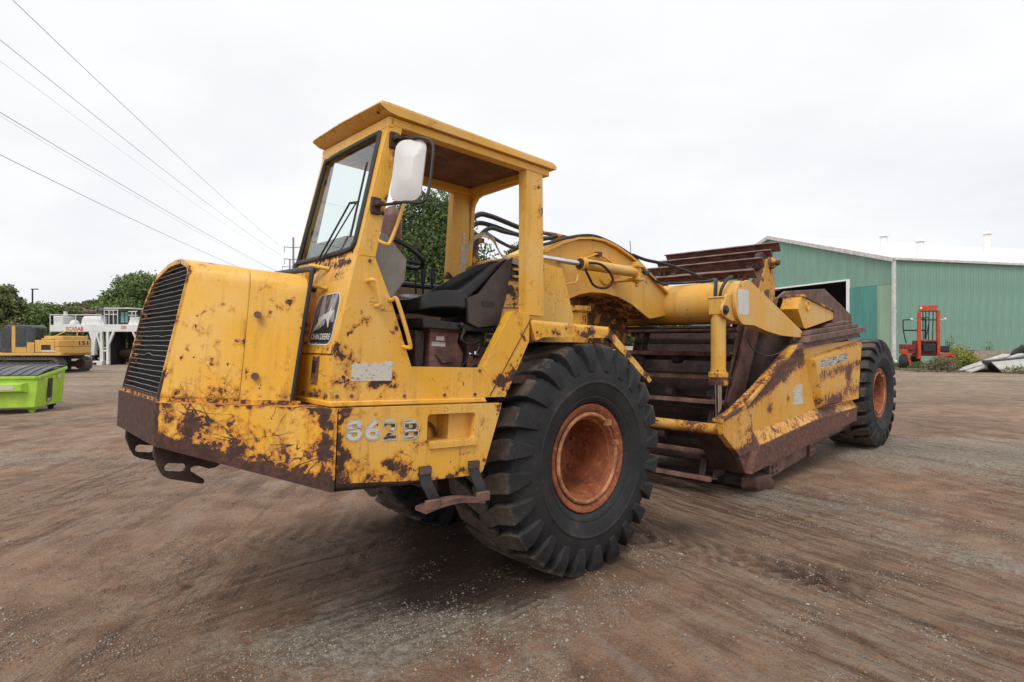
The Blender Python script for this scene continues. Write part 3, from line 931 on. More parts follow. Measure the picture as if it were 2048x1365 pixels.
out_ = [(.0, 1.345), (.0, 2.2), (-.895, 2.2), (-.895, 1.345)]
hl = [(-.075, 1.415), (-.055, 1.47), (-.075, 2.07), (-.095, 2.105), (-.13, 2.118), (-.71, 2.105), (-.785, 2.085), (-.815, 2.05), (-.835, 1.40), (-.82, 1.375), (-.14, 1.385)]
loops = [out_, hl]
tri = geometry.tessellate_polygon([[Vector((p[0], p[1], 0)) for p in lp] for lp in loops])
pts = out_ + hl; nP = len(pts)
vs_ = [(wsx(z), y, z) for y, z in pts] + [(wsx(z) - .03, y, z) for y, z in pts]
fs_ = [tuple(t) for t in tri] + [tuple(i + nP for i in reversed(t)) for t in tri]
o_ = 0
for lp in loops:
    for j in range(len(lp)):
        a_, b_ = o_ + j, o_ + (j + 1) % len(lp); fs_.append((a_, b_, b_ + nP, a_ + nP))
    o_ += len(lp)
mb.add(vs_, fs_)
wf = part('windscreen', mb, 'yellow', slice_=.04, wear=lambda co: .22 * np.exp(-((co[:, 2] - 1.36) / .022) ** 2) + .08 * (co[:, 2] > 2.12) - .02)
mb = MB(); mb.tube(smooth_path([(wsx(z) + .004, y, z) for y, z in hl], 4, closed=True), .0165, 8, closed=True)
sub('rubber_seal', mb, 'black', wf)
mb = MB(); mb.loft([[(wsx(z) - d_, y, z) for y, z in hl] for d_ in (.010, .015)])
sub('glass_pane', mb, 'glass', wf)
mb = MB(); mb.box(1.895, 1.935, -.90, .005, 2.135, 2.2); sub('header', mb, 'yellow', wf, bevel=.006)
# post A (near side), far A post
for y0, y1, nm in ((-.05, 0.002, 'front_post'), (-.93, -.885, 'front_post')):
    mb = MB(); mb.loft([[(2.085, y0, 1.346), (2.085, y1, 1.346), (1.985, y1, 1.346), (1.985, y0, 1.346)], [(1.905, y0, 2.2), (1.905, y1, 2.2), (1.83, y1, 2.2), (1.83, y0, 2.2)]])
    part(nm, mb, 'yellow', bevel=.008, slice_=.04, wear=spots((1.87, 1.95, .05, .1, .18), (1.90, 1.75, .03, .08, .22), (1.95, 1.6, .03, .05, .22), (1.86, 1.7, .02, .2, .16), (2.0, 1.45, .02, .05, .17)))
mb = MB(); mb.loft([[(.752, .0, 1.10), (.565, .0, 1.10), (.565, -.062, 1.10), (.765, -.062, 1.10)], [(.792, .0, 2.2), (.63, .0, 2.2), (.63, -.075, 2.2), (.80, -.075, 2.2)]])
part('rear_post', mb, 'yellow', bevel=.010, slice_=.03, wear=spots((.66, 1.86, .05, .05, .27), (.66, 2.03, .05, .04, .2), (.69, 2.1, .04, .015, .2), (.68, 1.95, .03, .02, .18), (.70, 1.56, .02, .04, .24), (.78, 1.25, .03, .06, .24), (.70, 1.3, .02, .03, .16), (.62, 1.7, .02, .03, .15), (.64, 1.3, .015, .05, .22), (.60, 1.15, .05, .05, .13)))
mb = MB(); mb.prism([(.83, 1.2), (.58, 1.2), (.62, 2.2), (.80, 2.2)], 'Y', -.93, -.86)
pc = part('far_rear_post', mb, 'yellow', bevel=.010, slice_=.04, wear=spots((.80, 1.42, .03, .06, .25), (.60, 1.6, .02, .2, .15), (.7, 2.15, .1, .04, .15)))
for x0, x1, z0, z1 in ((.70, .665, 1.785, 1.82), (.70, .665, 1.76, 1.782), (.70, .665, 1.735, 1.757), (.715, .665, 1.665, 1.71), (.715, .66, 1.545, 1.63)):
    mb = MB(); mb.box(x1, x0, -.860, -.8565, z0, z1); sub('warning_label', mb, 'white_label', pc)
mb = MB(); mb.tube(smooth_path([(.63, -.13, 2.14), (.63, -.30, 2.12), (.64, -.45, 2.10), (.64, -.75, 2.08), (.63, -.86, 1.98)], 3), .02, 6)
# rear frame of the cab opening, rounded corners
op = rrect(-.84, -.17, 1.60, 2.12, .10)
mb = MB(); mb.plate([(-.93, 2.2), (-.93, 1.55), (-.86, 1.55), (-.845, 2.02), (-.83, 2.07), (-.79, 2.115), (-.74, 2.13), (-.13, 2.15), (-.13, 2.2)], [], 'X', .585, .625)
part('rear_frame', mb, 'yellow', bevel=.005)
# mirror
mp = MB(); mo = [(x, z) for x, z in rrect(-.085, .085, -.165, .165, .05, 5)]
def mir(u, v, d):      # tilted plate, faces forward-left
    u, v = u * 1.10, v * 1.12; c_ = Vector((1.885, .17, 1.845)); ax = Vector((-.60, .80, 0)); up_ = Vector((-.10, -.02, 1)).normalized(); nn = ax.cross(up_)
    return tuple(c_ + ax * u + up_ * v + nn * d)
mp.loft([[mir(u * k1, v * k1, d) for u, v in mo] for k1, d in ((.93, -.006), (1.0, .0), (1.0, .012), (.86, .020), (.42, .040), (.38, .041))])
mr_ = part('mirror', mp, 'mirror_back', angle=25)
mb = MB(); mb.loft([[mir(u * .9, v * .94, d) for u, v in mo] for d in (-.0085, -.0065)]); sub('mirror_glass', mb, 'chrome', mr_)
A_ = mir(0, .172, .01); B_ = mir(0, -.17, .01)
mb = MB(); mb.tube(smooth_path([(1.90, -.005, 2.075), (1.87, .06, 2.075), A_, mir(.06, .165, .03), mir(.125, .13, .03), mir(.135, 0, .03), mir(.13, -.13, .03), mir(.10, -.18, .03), B_, (1.95, .06, 1.655), (2.0, -.0, 1.655)], 5), .009, 7)
sub('mirror_arm', mb, 'steel_dark', mr_)
for x, z in ((1.895, 2.065), (2.0, 1.65)):
    mb = MB(); mb.box(x - .03, x + .03, -.005, .022, z - .055, z + .045); mb.box(x - .02, x + .02, .0, .075, z - .012, z + .016)
    sub('bracket', mb, 'rust_dark', mr_, bevel=.006)
sub('grab_handle', handle([(1.87, -.02, 1.72), (1.84, .02, 1.725), (1.82, .03, 1.70), (1.90, .03, 1.46), (1.93, .025, 1.43), (1.97, -.01, 1.45)], .011), 'yellow', mr_)
# wiper
mb = MB(); mb.tube([(2.175, -.53, 1.205), (2.06, -.20, 1.685)], .006, 6); mb.tube([(2.155, -.49, 1.24), (2.05, -.135, 1.68)], .0045, 6)
mb.tube([(wsx(1.46) + .024, -.095, 1.46), (wsx(1.93) + .024, -.115, 1.93)], .007, 6); mb.tube([(2.06, -.20, 1.685), (2.045, -.12, 1.68)], .008, 6)
wi = part('wiper', mb, 'steel_dark')
mb = MB(); mb.cyl((2.13, -.54, 1.19), (2.17, -.53, 1.20), .026, 10); mb.cyl((2.10, -.46, 1.17), (2.17, -.46, 1.175), .024, 10); sub('wiper_pivot', mb, 'black', wi)

# ---- fender
fe = [(1.142, .508), (1.142, .70), (.895, 1.112), (.72, 1.118), (.715, 1.062), (.71, .91), (.925, .508)]
def fe_wear(co):
    return spots((.82, 1.03, .05, .06, .15), (.75, .90, .03, .07, .27), (.95, .60, .08, .05, .26), (1.0, .56, .08, .03, .25), (.85, .68, .05, .08, .26), (.80, .78, .02, .1, .2), (.87, 1.08, .03, .03, .22), (1.0, .8, .1, .08, .10), (.92, .52, .08, .03, .28))(co)
mb = MB(); mb.prism(fe, 'Y', -.065, .002)
fd = part('fender', mb, 'yellow', bevel=.010, slice_=.03, wear=fe_wear)
ft = [(.712, 1.066), (-.205, 1.066), (-.84, .628), (-.80, .600), (-.205, .975), (.56, .945), (.64, .915)]
mb = MB(); mb.prism(ft, 'Y', -.04, .0)
def ft_wear(co):
    x = co[:, 0]
    return np.where(x < -.2, .12 + .10 * np.sin(x * 23), 0) + spots((.1, 1.0, .22, .06, .24), (.45, 1.0, .06, .05, .22), (.55, .95, .08, .04, .2), (-.2, 1.0, .08, .05, .22))(co)
sub('fender_brace', mb, 'yellow', fd, bevel=.006, slice_=.03, wear=ft_wear)
mb = MB(); mb.loft([[(x, y, z) for x, z in [(.64, 1.01), (.60, 1.04), (-.22, 1.05), (-.22, 1.02), (.58, 1.0), (.62, .985)]] for y in (-.04, -.72)])
sub('fender_top', mb, 'rust_dark', fd)
mb = MB(); mb.tube([(1.07, .004, .515), (.70, .004, 1.075)], .0035, 5); sub('weld_seam', mb, 'rust_dark', fd)

# ---- cab interior
mb = MB(); mb.prism([(2.04, .66), (2.04, 1.50), (1.74, 1.57), (1.575, 1.42), (1.585, 1.27), (1.75, 1.05), (1.80, .66)], 'Y', -.78, -.30)
part('dash_console', mb, 'grey_panel', bevel=.015)
mb = MB(); wc = Vector((1.53, -.50, 1.49)); ax_ = Vector((-.45, 0, .9)).normalized(); u_ = Vector((.9, 0, .45)).normalized(); v_ = Vector((0, 1, 0))
mb.tube([wc + (u_ * math.cos(2 * math.pi * j / 32) + v_ * math.sin(2 * math.pi * j / 32)) * .19 for j in range(32)], .016, 8, closed=True)
for a in (30, 150, 270):
    mb.tube([wc - ax_ * .04, wc + (u_ * math.cos(R(a)) + v_ * math.sin(R(a))) * .19], .011, 6)
mb.cyl(wc - ax_ * .06, wc - ax_ * .01, .045, 12)
swl = part('steering_wheel', mb, 'black')
mb = MB(); mb.cyl(wc - ax_ * .05, wc - ax_ * .45, .028, 10); sub('steering_column', mb, 'steel_dark', swl)
# seat: cushion and shell back
def seat_row(x, z, yw, dip, n=13, yc=-.42):
    return [(x, yc + yw * (2 * j / (n - 1) - 1), z + dip * abs(2 * j / (n - 1) - 1) ** 2.2) for j in range(n)]
def sheet(rows, th):
    n_ = len(rows[0]); m_ = MB()
    bot = [[(x + dx, y, z + dz) for x, y, z in r_] for r_, (dx, dz) in zip(rows, th)]
    ringed = [r_ + list(reversed(b_)) for r_, b_ in zip(rows, bot)]
    m_.loft(ringed); return m_
rows = [seat_row(1.53, 1.10, .20, .02), seat_row(1.52, 1.16, .22, .02), seat_row(1.46, 1.185, .235, .025), seat_row(1.36, 1.19, .24, .04), seat_row(1.25, 1.18, .24, .06), seat_row(1.14, 1.17, .235, .06)]
se = part('seat', sheet(rows, [(0, -.04), (0, -.10), (0, -.115), (0, -.12), (0, -.12), (0, -.11)]), 'vinyl', bevel=.02, segs=3, angle=60)
rows = [[(x + fwd * abs(2 * j / 12 - 1) ** 2.4, -.195 - yw + yw * (2 * j / 12 - 1), z + up_ * abs(2 * j / 12 - 1) ** 2.4) for j in range(13)] for x, z, yw, fwd, up_ in
        ((1.17, 1.18, .225, .04, .06), (1.08, 1.205, .23, .09, .055), (1.0, 1.255, .225, .11, .045), (.93, 1.32, .21, .11, .03), (.86, 1.40, .18, .10, .015), (.80, 1.475, .14, .07, .0), (.765, 1.52, .09, .03, .0))]
sub('backrest', sheet(rows, [(-.02, -.07), (-.05, -.05), (-.06, -.03), (-.055, -.02), (-.05, -.01), (-.045, 0), (-.03, 0)]), 'vinyl', se, bevel=.012, angle=60)
mb = MB(); mb.prism([(1.16, 1.19), (1.05, 1.235), (.94, 1.36), (.80, 1.50), (.74, 1.535), (.80, 1.22), (.86, 1.02), (1.05, .99), (1.14, 1.02)], 'Y', -.195, -.170)
mb.prism([(1.0, 1.2), (.80, 1.49), (.745, 1.52), (.80, 1.22), (.86, 1.02), (1.05, .99)], 'Y', -.66, -.195)
sh_ = sub('seat_shell', mb, 'shell', se, bevel=.010)
mb = MB(); mb.prism(slot(.97, 1.165, .12, .04), 'Y', -.1705, -.166); sub('slot', mb, 'black', se)
mb = MB(); mb.prism([(1.50, 1.03), (.90, 1.0), (.86, .96), (1.5, .96)], 'Y', -.64, -.20); sub('seat_frame', mb, 'steel_dark', se, bevel=.01)
mb = MB(); mb.prism([(1.40, .97), (1.14, .96), (1.16, .88), (1.10, .80), (1.12, .66), (1.40, .66)], 'Y', -.60, -.26); mb.box(1.10, 1.42, -.62, -.24, .945, .975); mb.prism([(1.36, .80), (1.20, .74), (1.30, .72)], 'Y', -.262, -.24)
sb = part('seat_base', mb, 'rust_red', bevel=.01)
mb = MB(); mb.box(1.27, 1.385, -.2595, -.258, .845, .875); mb.box(1.28, 1.35, -.2595, -.258, .885, .915); sub('plate_label', mb, 'worn_white', sb)
mb = MB(); mb.tube(smooth_path([(1.19, -.20, 1.0), (1.17, -.18, .96), (1.20, -.17, .90), (1.12, -.17, .87), (1.04, -.17, .90)], 5), .010, 6)
mb.sphere((1.19, -.19, 1.0), .022, 8)
sub('adjuster', mb, 'steel_dark', sb)
mb = MB(); mb.loft([[(1.06, -.25, .66), (.90, -.25, .66), (.82, -.9, .66), (1.06, -.9, .66)], [(1.05, -.30, .93), (.86, -.30, .95), (.80, -.9, 1.0), (1.05, -.9, .93)], [(.98, -.4, .97), (.86, -.4, .99), (.80, -.9, 1.02), (.98, -.9, .97)]])
part('transmission_cover', mb, 'rust_red', bevel=.03, segs=3)
mb = MB(); mb.prism([(.975, .86), (.91, .85), (.885, .95), (.96, .955)], 'Y', -.225, -.195); bx_ = part('fuse_box', mb, 'steel_dark', bevel=.008)
mb = MB(); mb.box(.91, .955, -.195, -.1935, .895, .915); sub('yellow_label', mb, 'flower', bx_)
mb = MB(); mb.sphere((1.02, -.24, .80), .03, 8); mb.cyl((1.08, -.24, .80), (1.0, -.22, .79), .014, 8); part('key_switch', mb, 'chrome')
mb = MB(); mb.tube(smooth_path([(.93, -.2, .86), (.87, -.16, .87), (.87, -.14, .80), (.92, -.13, .72), (.94, -.1, .70)], 5), .008, 6); part('cable', mb, 'steel_dark')
for pts_, r_ in (([(1.08, -.30, .68), (1.05, -.24, .76), (1.0, -.22, .84), (.98, -.26, .95)], .012), ([(1.12, -.28, .92), (1.06, -.22, .90), (1.0, -.22, .93), (.95, -.28, .98)], .009), ([(1.46, -.32, .68), (1.47, -.30, .80), (1.44, -.28, .93)], .011), ([(1.05, -.24, .70), (.99, -.20, .72), (.95, -.20, .69)], .014), ([(1.13, -.255, .70), (1.09, -.23, .78), (1.10, -.24, .88)], .008)):
    mb = MB(); mb.tube(smooth_path(pts_, 5), r_, 6); part('cable', mb, 'hose')
mb = MB(); mb.box(1.43, 1.50, -.60, -.28, .66, .95); mb.box(1.44, 1.56, -.75, -.35, .66, .70); part('pedal_box', mb, 'rust_dark', bevel=.01)
mb = MB(); mb.prism([(1.09, .66), (.96, .66), (.93, .76), (1.02, .82), (1.09, .78)], 'Y', -.245, -.225); part('guard_plate', mb, 'rust_red', bevel=.006)
for x, h_ in ((1.20, 1.545), (1.13, 1.465), (1.04, 1.47)):
    mb = MB(); mb.tube([(x - .03, -.80, 1.15), (x, -.78, h_ - .13)], .009, 6); mb.tube([(x, -.78, h_ - .13), (x + .003, -.775, h_ - .06), (x + .005, -.77, h_)], [.016, .022, .019], 8)
    part('control_lever', mb, 'steel_dark')
mb = MB(); mb.lathe([(.001, .03), (.09, .025), (.11, .0), (.11, -.06)], 'Z', (1.55, -.78, 1.335), 20); mb.sphere((1.38, -.8, 1.40), .028, 8)
part('control_box', mb, 'steel_dark')
# rusty exhaust stack behind the cab
mb = MB()
mb.tube(smooth_path([(1.12, -1.30, .9), (1.12, -1.30, 1.4), (1.12, -1.30, 1.48)], 2), .078, 20); mb.tube([(1.12, -1.30, 1.48), (1.12, -1.30, 1.5), (1.12, -1.30, 1.93), (1.115, -1.30, 1.985), (1.105, -1.30, 2.012), (1.10, -1.30, 2.02)], [.078, .088, .088, .075, .045, .01], 20)
part('exhaust_stack', mb, 'rust_red')
mb = MB(); mb.box(.2, 2.25, -2.2, -1.0, .47, 1.0)
part('engine_bay', mb, 'rust_dark')
mb = MB(); mb.box(-.6, 1.6, -1.55, -.78, .0, .58)
part('rear_frame_beam', mb, 'rust_dark')

# ---- hitch tower behind the cab
mb = MB(); mb.prism([(.42, .6), (.42, 1.10), (.40, 1.40), (.38, 1.63), (.28, 1.66), (-.28, 1.62), (-.45, 1.2), (-.45, .6)], 'Y', -1.08, -.62)
tw = part('hitch_tower', mb, 'yellow', bevel=.012, slice_=.06, wear=lambda co: .04 + 0 * co[:, 0])
mb = MB(); mb.prism([(.50, 1.20), (.15, 1.22), (.15, 1.42), (.50, 1.38)], 'Y', -.62, -.585); sub('cover_plate', mb, 'yellow_worn', tw, bevel=.006, slice_=.03, wear=spots((.38, 1.33, .15, .06, .24)))
mb = MB(); mb.box(-.02, .38, -.62, -.60, 1.44, 1.62); sub('valve_recess', mb, 'black', tw)
for i, z in enumerate((1.46, 1.52, 1.575)):
    mb = MB(); mb.box(-.0, .36, -.60, -.57, z, z + .022); sub('valve_plate', mb, 'yellow_worn', tw, bevel=.004)
mb = MB(); mb.tube(smooth_path([(.30, -.58, 1.50), (.25, -.55, 1.47), (.18, -.55, 1.50), (.10, -.56, 1.46), (.05, -.58, 1.48)], 4), .012, 6); mb.tube(smooth_path([(.28, -.56, 1.55), (.2, -.54, 1.52), (.05, -.56, 1.55)], 4), .012, 6); sub('valve_lines', mb, 'rust_dark', tw)
mb = MB(); mb.prism([(.60, 1.06), (.20, 1.08), (.20, 1.20), (.60, 1.18)], 'Y', -.62, -.56); sub('cross_member', mb, 'yellow_worn', tw, bevel=.006)
mb = MB(); mb.box(.15, .66, -.62, -.5, 1.045, 1.062); sub('ledge', mb, 'yellow_clean', tw)
mb = MB(); mb.box(.36, .42, -1.12, -1.06, 1.62, 1.90); mb.box(.36, .42, -1.16, -.98, 1.80, 1.84); sub('hose_bracket', mb, 'rust_yellow', tw, bevel=.004)
for k_, r_ in ((0, .006), (1, .006), (2, .006)):
    mb = MB(); o_ = k_ * .014
    mb.tube(smooth_path([(.89 - .03 - o_, -.70 + o_, 1.30), (.85 - o_, -.66 + o_, 1.56), (.82 - o_, -.62, 1.68 + o_), (.72, -.58, 1.745 + o_), (.62, -.56, 1.73 + o_), (.50 + o_, -.55, 1.60 + o_), (.30, -.57, 1.57 + o_)], 6), r_, 6)
    part('wire_loom', mb, 'cream_wire')

# ---- gooseneck, draft tube and arms (draft frame)
go = [(7.75, 1.62), (7.45, 1.77), (7.2, 1.88), (6.95, 1.955), (6.72, 1.985), (6.5, 1.985), (6.28, 1.945), (6.05, 1.875), (5.78, 1.78), (5.42, 1.585), (5.2, 1.48), (5.2, 1.22), (5.56, 1.17), (5.75, 1.25), (5.93, 1.33), (6.18, 1.40), (6.45, 1.43), (6.70, 1.425), (6.88, 1.395), (7.13, 1.315), (7.35, 1.19), (7.45, .95), (7.75, .85)]
mb = MB(); mb.prism(go, 'Y', -1.50, -1.02)
def go_wear(co):
    return .16 * np.exp(-((co[:, 0] - 5.55) / .2) ** 2 - ((co[:, 2] - 1.62) / .15) ** 2) + .24 * (co[:, 2] < 1.425) * (co[:, 1] < -1.03)
gn = part('gooseneck', mb, 'yellow_clean', MD, bevel=.012, slice_=.07, wear=go_wear)
mb = MB()
tp = go[1:11]
mb.loft([[(x, -1.54, z + .004), (x, -.975, z + .004), (x, -.975, z + .028), (x, -1.54, z + .028)] for x, z in tp])
sub('top_flange', mb, 'yellow_clean', gn, slice_=.08, wear=go_wear, bevel=.004)
for pts in ([(7.61, -1.0, 1.73), (7.55, -.99, 1.715), (7.40, -.99, 1.705), (7.2, -.99, 1.715)], [(6.99, -1.0, 1.73), (6.75, -.99, 1.80), (6.63, -.985, 1.838), (6.45, -.99, 1.80), (6.20, -1.0, 1.72)], [(7.46, -1.0, 1.44), (7.34, -.985, 1.445), (7.1, -.98, 1.49), (6.98, -.985, 1.52), (6.945, -.99, 1.60)]):
    mb = MB(); mb.tube(smooth_path(pts, 4), .011, 7); sub('hydraulic_pipe', mb, 'yellow_clean', gn)
for x, z in ((6.60, 1.84), (7.22, 1.715)):
    mb = MB(); mb.box(x - .035, x + .035, -1.02, -.965, z - .02, z + .025); sub('pipe_clamp', mb, 'rust_yellow', gn, bevel=.004)
mb = MB(); mb.lathe([(.001, .018), (.10, .018), (.115, .0)], 'Y', (6.45, -1.02, 1.63), 24); sub('pin_boss', mb, 'yellow_clean', gn)
# steering cylinder
sc0, sc1 = Vector((7.75, -.68, 1.655)), Vector((6.22, -.72, 1.645))
dv = (sc1 - sc0).normalized()
mb = MB(); mb.tube([sc0 + dv * .47, sc0 + dv * .475, sc0 + dv * .54, sc0 + dv * .545, sc0 + dv * 1.33, sc0 + dv * 1.42], [.05, .064, .064, .054, .054, .05], 20)
cyl_ = part('steering_cylinder', mb, 'yellow_clean', MD, slice_=.05, wear=lambda co: .12 * (np.abs(co[:, 0] - 7.2) < .12))
mb = MB(); mb.cyl(sc0 - dv * .35, sc0 + dv * .5, .026, 16); sub('rod', mb, 'chrome', cyl_)
mb = MB(); mb.cyl(sc0 + dv * .465, sc0 + dv * .475, .052, 20); sub('gland', mb, 'rust_dark', cyl_)
mb = MB(); mb.cyl((6.28, -.72, 1.54), (6.28, -.72, 1.76), .045, 14); mb.box(6.21, 6.35, -1.03, -.66, 1.56, 1.585); mb.box(6.21, 6.35, -1.03, -.66, 1.70, 1.725); mb.cyl((6.28, -.72, 1.49), (6.28, -.72, 1.56), .018, 8)
sub('clevis', mb, 'yellow_clean', cyl_, bevel=.004)
mb = MB(); mb.cyl((6.20, -.69, 1.655), (6.10, -.69, 1.665), .018, 8); mb.cyl((6.22, -.66, 1.63), (6.14, -.66, 1.64), .013, 8); sub('fitting', mb, 'steel_dark', cyl_)
mb = MB(); mb.tube(smooth_path([(7.22, -.63, 1.66), (7.10, -.58, 1.65), (6.96, -.57, 1.575), (6.91, -.58, 1.49), (6.98, -.62, 1.43), (7.10, -.66, 1.45), (7.19, -.66, 1.54), (7.25, -.66, 1.62)], 6), .013, 7)
sub('hose_loop', mb, 'rust_dark', cyl_)
# hoses over the gooseneck
for pts, r_ in (([(8.42, -1.12, 1.70), (8.36, -1.1, 1.92), (8.22, -1.1, 2.045), (8.08, -1.1, 2.055), (7.9, -1.1, 2.03), (7.71, -1.1, 2.0), (7.5, -1.12, 1.985), (7.34, -1.13, 2.0)], .024),
                ([(8.40, -1.16, 1.68), (8.33, -1.14, 1.86), (8.2, -1.14, 1.975), (8.02, -1.14, 1.98), (7.8, -1.14, 1.95), (7.5, -1.16, 1.93), (7.3, -1.16, 1.955)], .022),
                ([(8.34, -1.05, 1.66), (8.26, -1.05, 1.83), (8.12, -1.05, 1.93), (7.95, -1.05, 1.92), (7.71, -1.05, 1.915), (7.45, -1.06, 1.91), (7.2, -1.06, 1.97)], .020),
                ([(8.24, -.98, 1.87), (8.06, -.97, 1.80), (7.86, -.97, 1.77), (7.5, -.99, 1.84), (7.1, -1.0, 1.96), (6.72, -1.0, 2.03), (6.41, -1.0, 2.005), (6.07, -1.0, 1.925), (5.86, -1.0, 1.85), (5.62, -1.0, 1.71), (5.42, -.98, 1.61), (5.2, -.95, 1.615), (5.05, -.8, 1.625), (5.0, -.55, 1.63)], .016),
                ([(5.95, -1.0, 1.90), (5.75, -.95, 1.855), (5.5, -.85, 1.82), (5.25, -.75, 1.76), (5.08, -.62, 1.68)], .020),
                ([(4.95, -.42, 1.615), (5.0, -.30, 1.64), (5.10, -.22, 1.65), (5.22, -.2, 1.62), (5.32, -.22, 1.52), (5.34, -.24, 1.40), (5.32, -.24, 1.28), (5.30, -.23, 1.14)], .018),
                ([(5.0, -.55, 1.63), (5.1, -.42, 1.63), (5.2, -.36, 1.58), (5.27, -.33, 1.45), (5.28, -.30, 1.25)], .020)):
    mb = MB(); mb.tube(smooth_path(pts, 6), r_, 8); part('hydraulic_hose', mb, 'hose', MD)
for pts in ([(7.36, -1.13, 1.997), (7.15, -1.12, 1.995), (6.9, -1.1, 1.985)], [(7.31, -1.16, 1.953), (7.1, -1.14, 1.965), (6.9, -1.13, 1.975)]):
    mb = MB(); mb.tube(pts, [.018, .024, .018], 8); part('hose_coupling', mb, 'rust_yellow', MD)
mb = MB(); mb.tube(smooth_path([(5.98, -1.0, 1.90), (5.99, -1.0, 1.97), (6.03, -.98, 2.05)], 4), .004, 5); part('cut_wire', mb, 'steel_dark', MD)
# draft tube
tc_ = (5.0, 1.355)
mb = MB(); mb.lathe([(.252, -.02 - .10), (.252, -.5), (.252, -1.6), (.252, -2.35)], 'Y', (tc_[0], 0, tc_[1]), 56)
dt = part('draft_tube', mb, 'yellow_clean', MD, slice_=.06, wear=lambda co: .16 * np.exp(-((co[:, 1] + .72) / .035) ** 2) * (co[:, 2] < 1.45) + .10 * np.exp(-((co[:, 1] + .85) / .02) ** 2) + .08 * (co[:, 2] < 1.2))
def arm_out(xo=0):
    o = []
    for a in range(8, 190, 14):
        o.append((tc_[0] + .268 * math.cos(R(a + 52)), tc_[1] + .268 * math.sin(R(a + 52))))
    return [(3.30, 1.045), (3.27, 1.01), (3.29, .965), (3.34, .95)] + [(4.0, .975), (4.45, 1.03), (4.78, 1.09)] + [(tc_[0] + .268 * math.cos(R(a)), tc_[1] + .268 * math.sin(R(a))) for a in range(285, 425, 10)] + [(4.93, 1.615), (4.86, 1.60)]
for y0, y1 in ((-.13, -.09), (-2.40, -2.36)):
    mb = MB(); mb.prism(arm_out(), 'Y', y0, y1)
    am = part('draft_arm', mb, 'yellow_clean', MD, bevel=.012, slice_=.06, wear=lambda co: .10 * np.exp(-((co[:, 2] - .97) / .03) ** 2) + .16 * np.exp(-((co[:, 0] - 3.3) / .05) ** 2))
    mb = MB(); mb.prism([(3.45, 1.07), (3.40, 1.0), (4.05, .985), (4.8, 1.10), (5.0, 1.2), (5.0, 1.56), (4.85, 1.59)], 'Y', y0 - .12, y0); sub('arm_web', mb, 'yellow_clean', am)
    if y0 > -1:
        lab = rrect(4.93, 5.20, 1.21, 1.50, .035)
        mb = MB(); mb.prism(lab, 'Y', y1, y1 + .002); sub('peeled_decal', mb, 'white_print', am)
        mb = MB(); mb.prism(rrect(4.945, 5.185, 1.225, 1.485, .03), 'Y', y1 + .002, y1 + .003); sub('peeled_decal', mb, 'worn_white_grey' if 'worn_white_grey' in M else 'mirror_back', am)
# lift cylinder
lc = Vector((5.30, -.25, 0))
mb = MB(); mb.tube([(5.36, -.25, 1.15), (5.36, -.25, .60), (5.36, -.25, .555), (5.36, -.25, .55), (5.36, -.25, .50)], [.082, .082, .088, .108, .108], 28); mb.tube([(5.36, -.25, 1.15), (5.36, -.25, 1.38)], [.075, .075], 20)
lf = part('lift_cylinder', mb, 'yellow_clean', MD, slice_=.05, wear=lambda co: .12 * (co[:, 2] < .6) + .07)
mb = MB(); mb.tube([(5.36, -.25, .50), (5.36, -.25, .45), (5.36, -.25, .449), (5.36, -.25, .41)], [.098, .098, .108, .104], 24); sub('gland', mb, 'rust_yellow', lf)
mb = MB(); mb.cyl((5.36, -.25, .45), (5.35, -.25, -.1), .038, 18); sub('rod', mb, 'chrome', lf)
mb = MB(); mb.box(5.28, 5.44, -.33, -.16, 1.20, 1.40); mb.box(5.20, 5.45, -.34, -.15, 1.385, 1.405); sub('trunnion', mb, 'yellow_clean', lf, bevel=.01)
br_ = [(5.47, 1.30), (5.44, 1.44), (5.34, 1.50), (5.18, 1.46), (5.05, 1.14), (5.22, 1.12), (5.42, 1.20)]
mb = MB(); mb.prism(br_, 'Y', -.135, -.10)
mb = MB(); mb.prism([(5.50, 1.25), (5.485, 1.30), (5.44, 1.335), (5.38, 1.43), (5.24, 1.44), (5.10, 1.12), (5.30, 1.14), (5.42, 1.17), (5.48, 1.20)], 'Y', -.168, -.135); bk = sub('bracket', mb, 'yellow_clean', lf, bevel=.008)
mb = MB(); mb.lathe([(.001, .02), (.018, .022), (.032, .018), (.034, 0), (.052, 0), (.055, -.02)], 'Y', (5.43, -.118, 1.25), 20); sub('pin', mb, 'steel_dark', lf)

# ---- bowl
YB = -.10
bo = [(5.58, .41), (5.585, .26), (5.2, -.05), (5.03, -.29), (1.16, -.29), (1.10, -.04), (.83, .97), (3.47, 1.05)]
def bowl_wear(co):
    x, y, z = co.T
    w = np.zeros(len(co))
    # brown stripe under the sloping front edge
    e = (z - (.41 + (5.55 - x) * .305))          # height over the edge line
    w = np.maximum(w, np.where((x > 3.3) & (x < 5.0), .33 * np.exp(-((e + .10 + (5 - x) * .05) / (.075 + .05 * (5 - x))) ** 2), 0))
    w = np.maximum(w, .33 * (z < -.02 + (5 - x) * .0))
    w = np.maximum(w, .20 * np.exp(-((e + .01) / .03) ** 2) * (x > 3.4))
    w = np.maximum(w, .30 * np.exp(-((x - 3.25) / .16) ** 2 - ((z - .88) / .14) ** 2))
    w = np.maximum(w, .27 * np.exp(-((x - 3.72) / .05) ** 2 - ((z - .40) / .06) ** 2))
    w = np.maximum(w, .2 * np.exp(-((x - 4.3) / .1) ** 2 - ((z - .35) / .12) ** 2))
    w = np.maximum(w, .20 * np.exp(-((x - 5.25) / .22) ** 2 - ((z - .12) / .22) ** 2))
    w = np.maximum(w, .24 * np.exp(-((x - 5.1) / .15) ** 2 - ((z + .08) / .1) ** 2))
    return w
mb = MB(); mb.prism(bo, 'Y', YB - .05, YB)
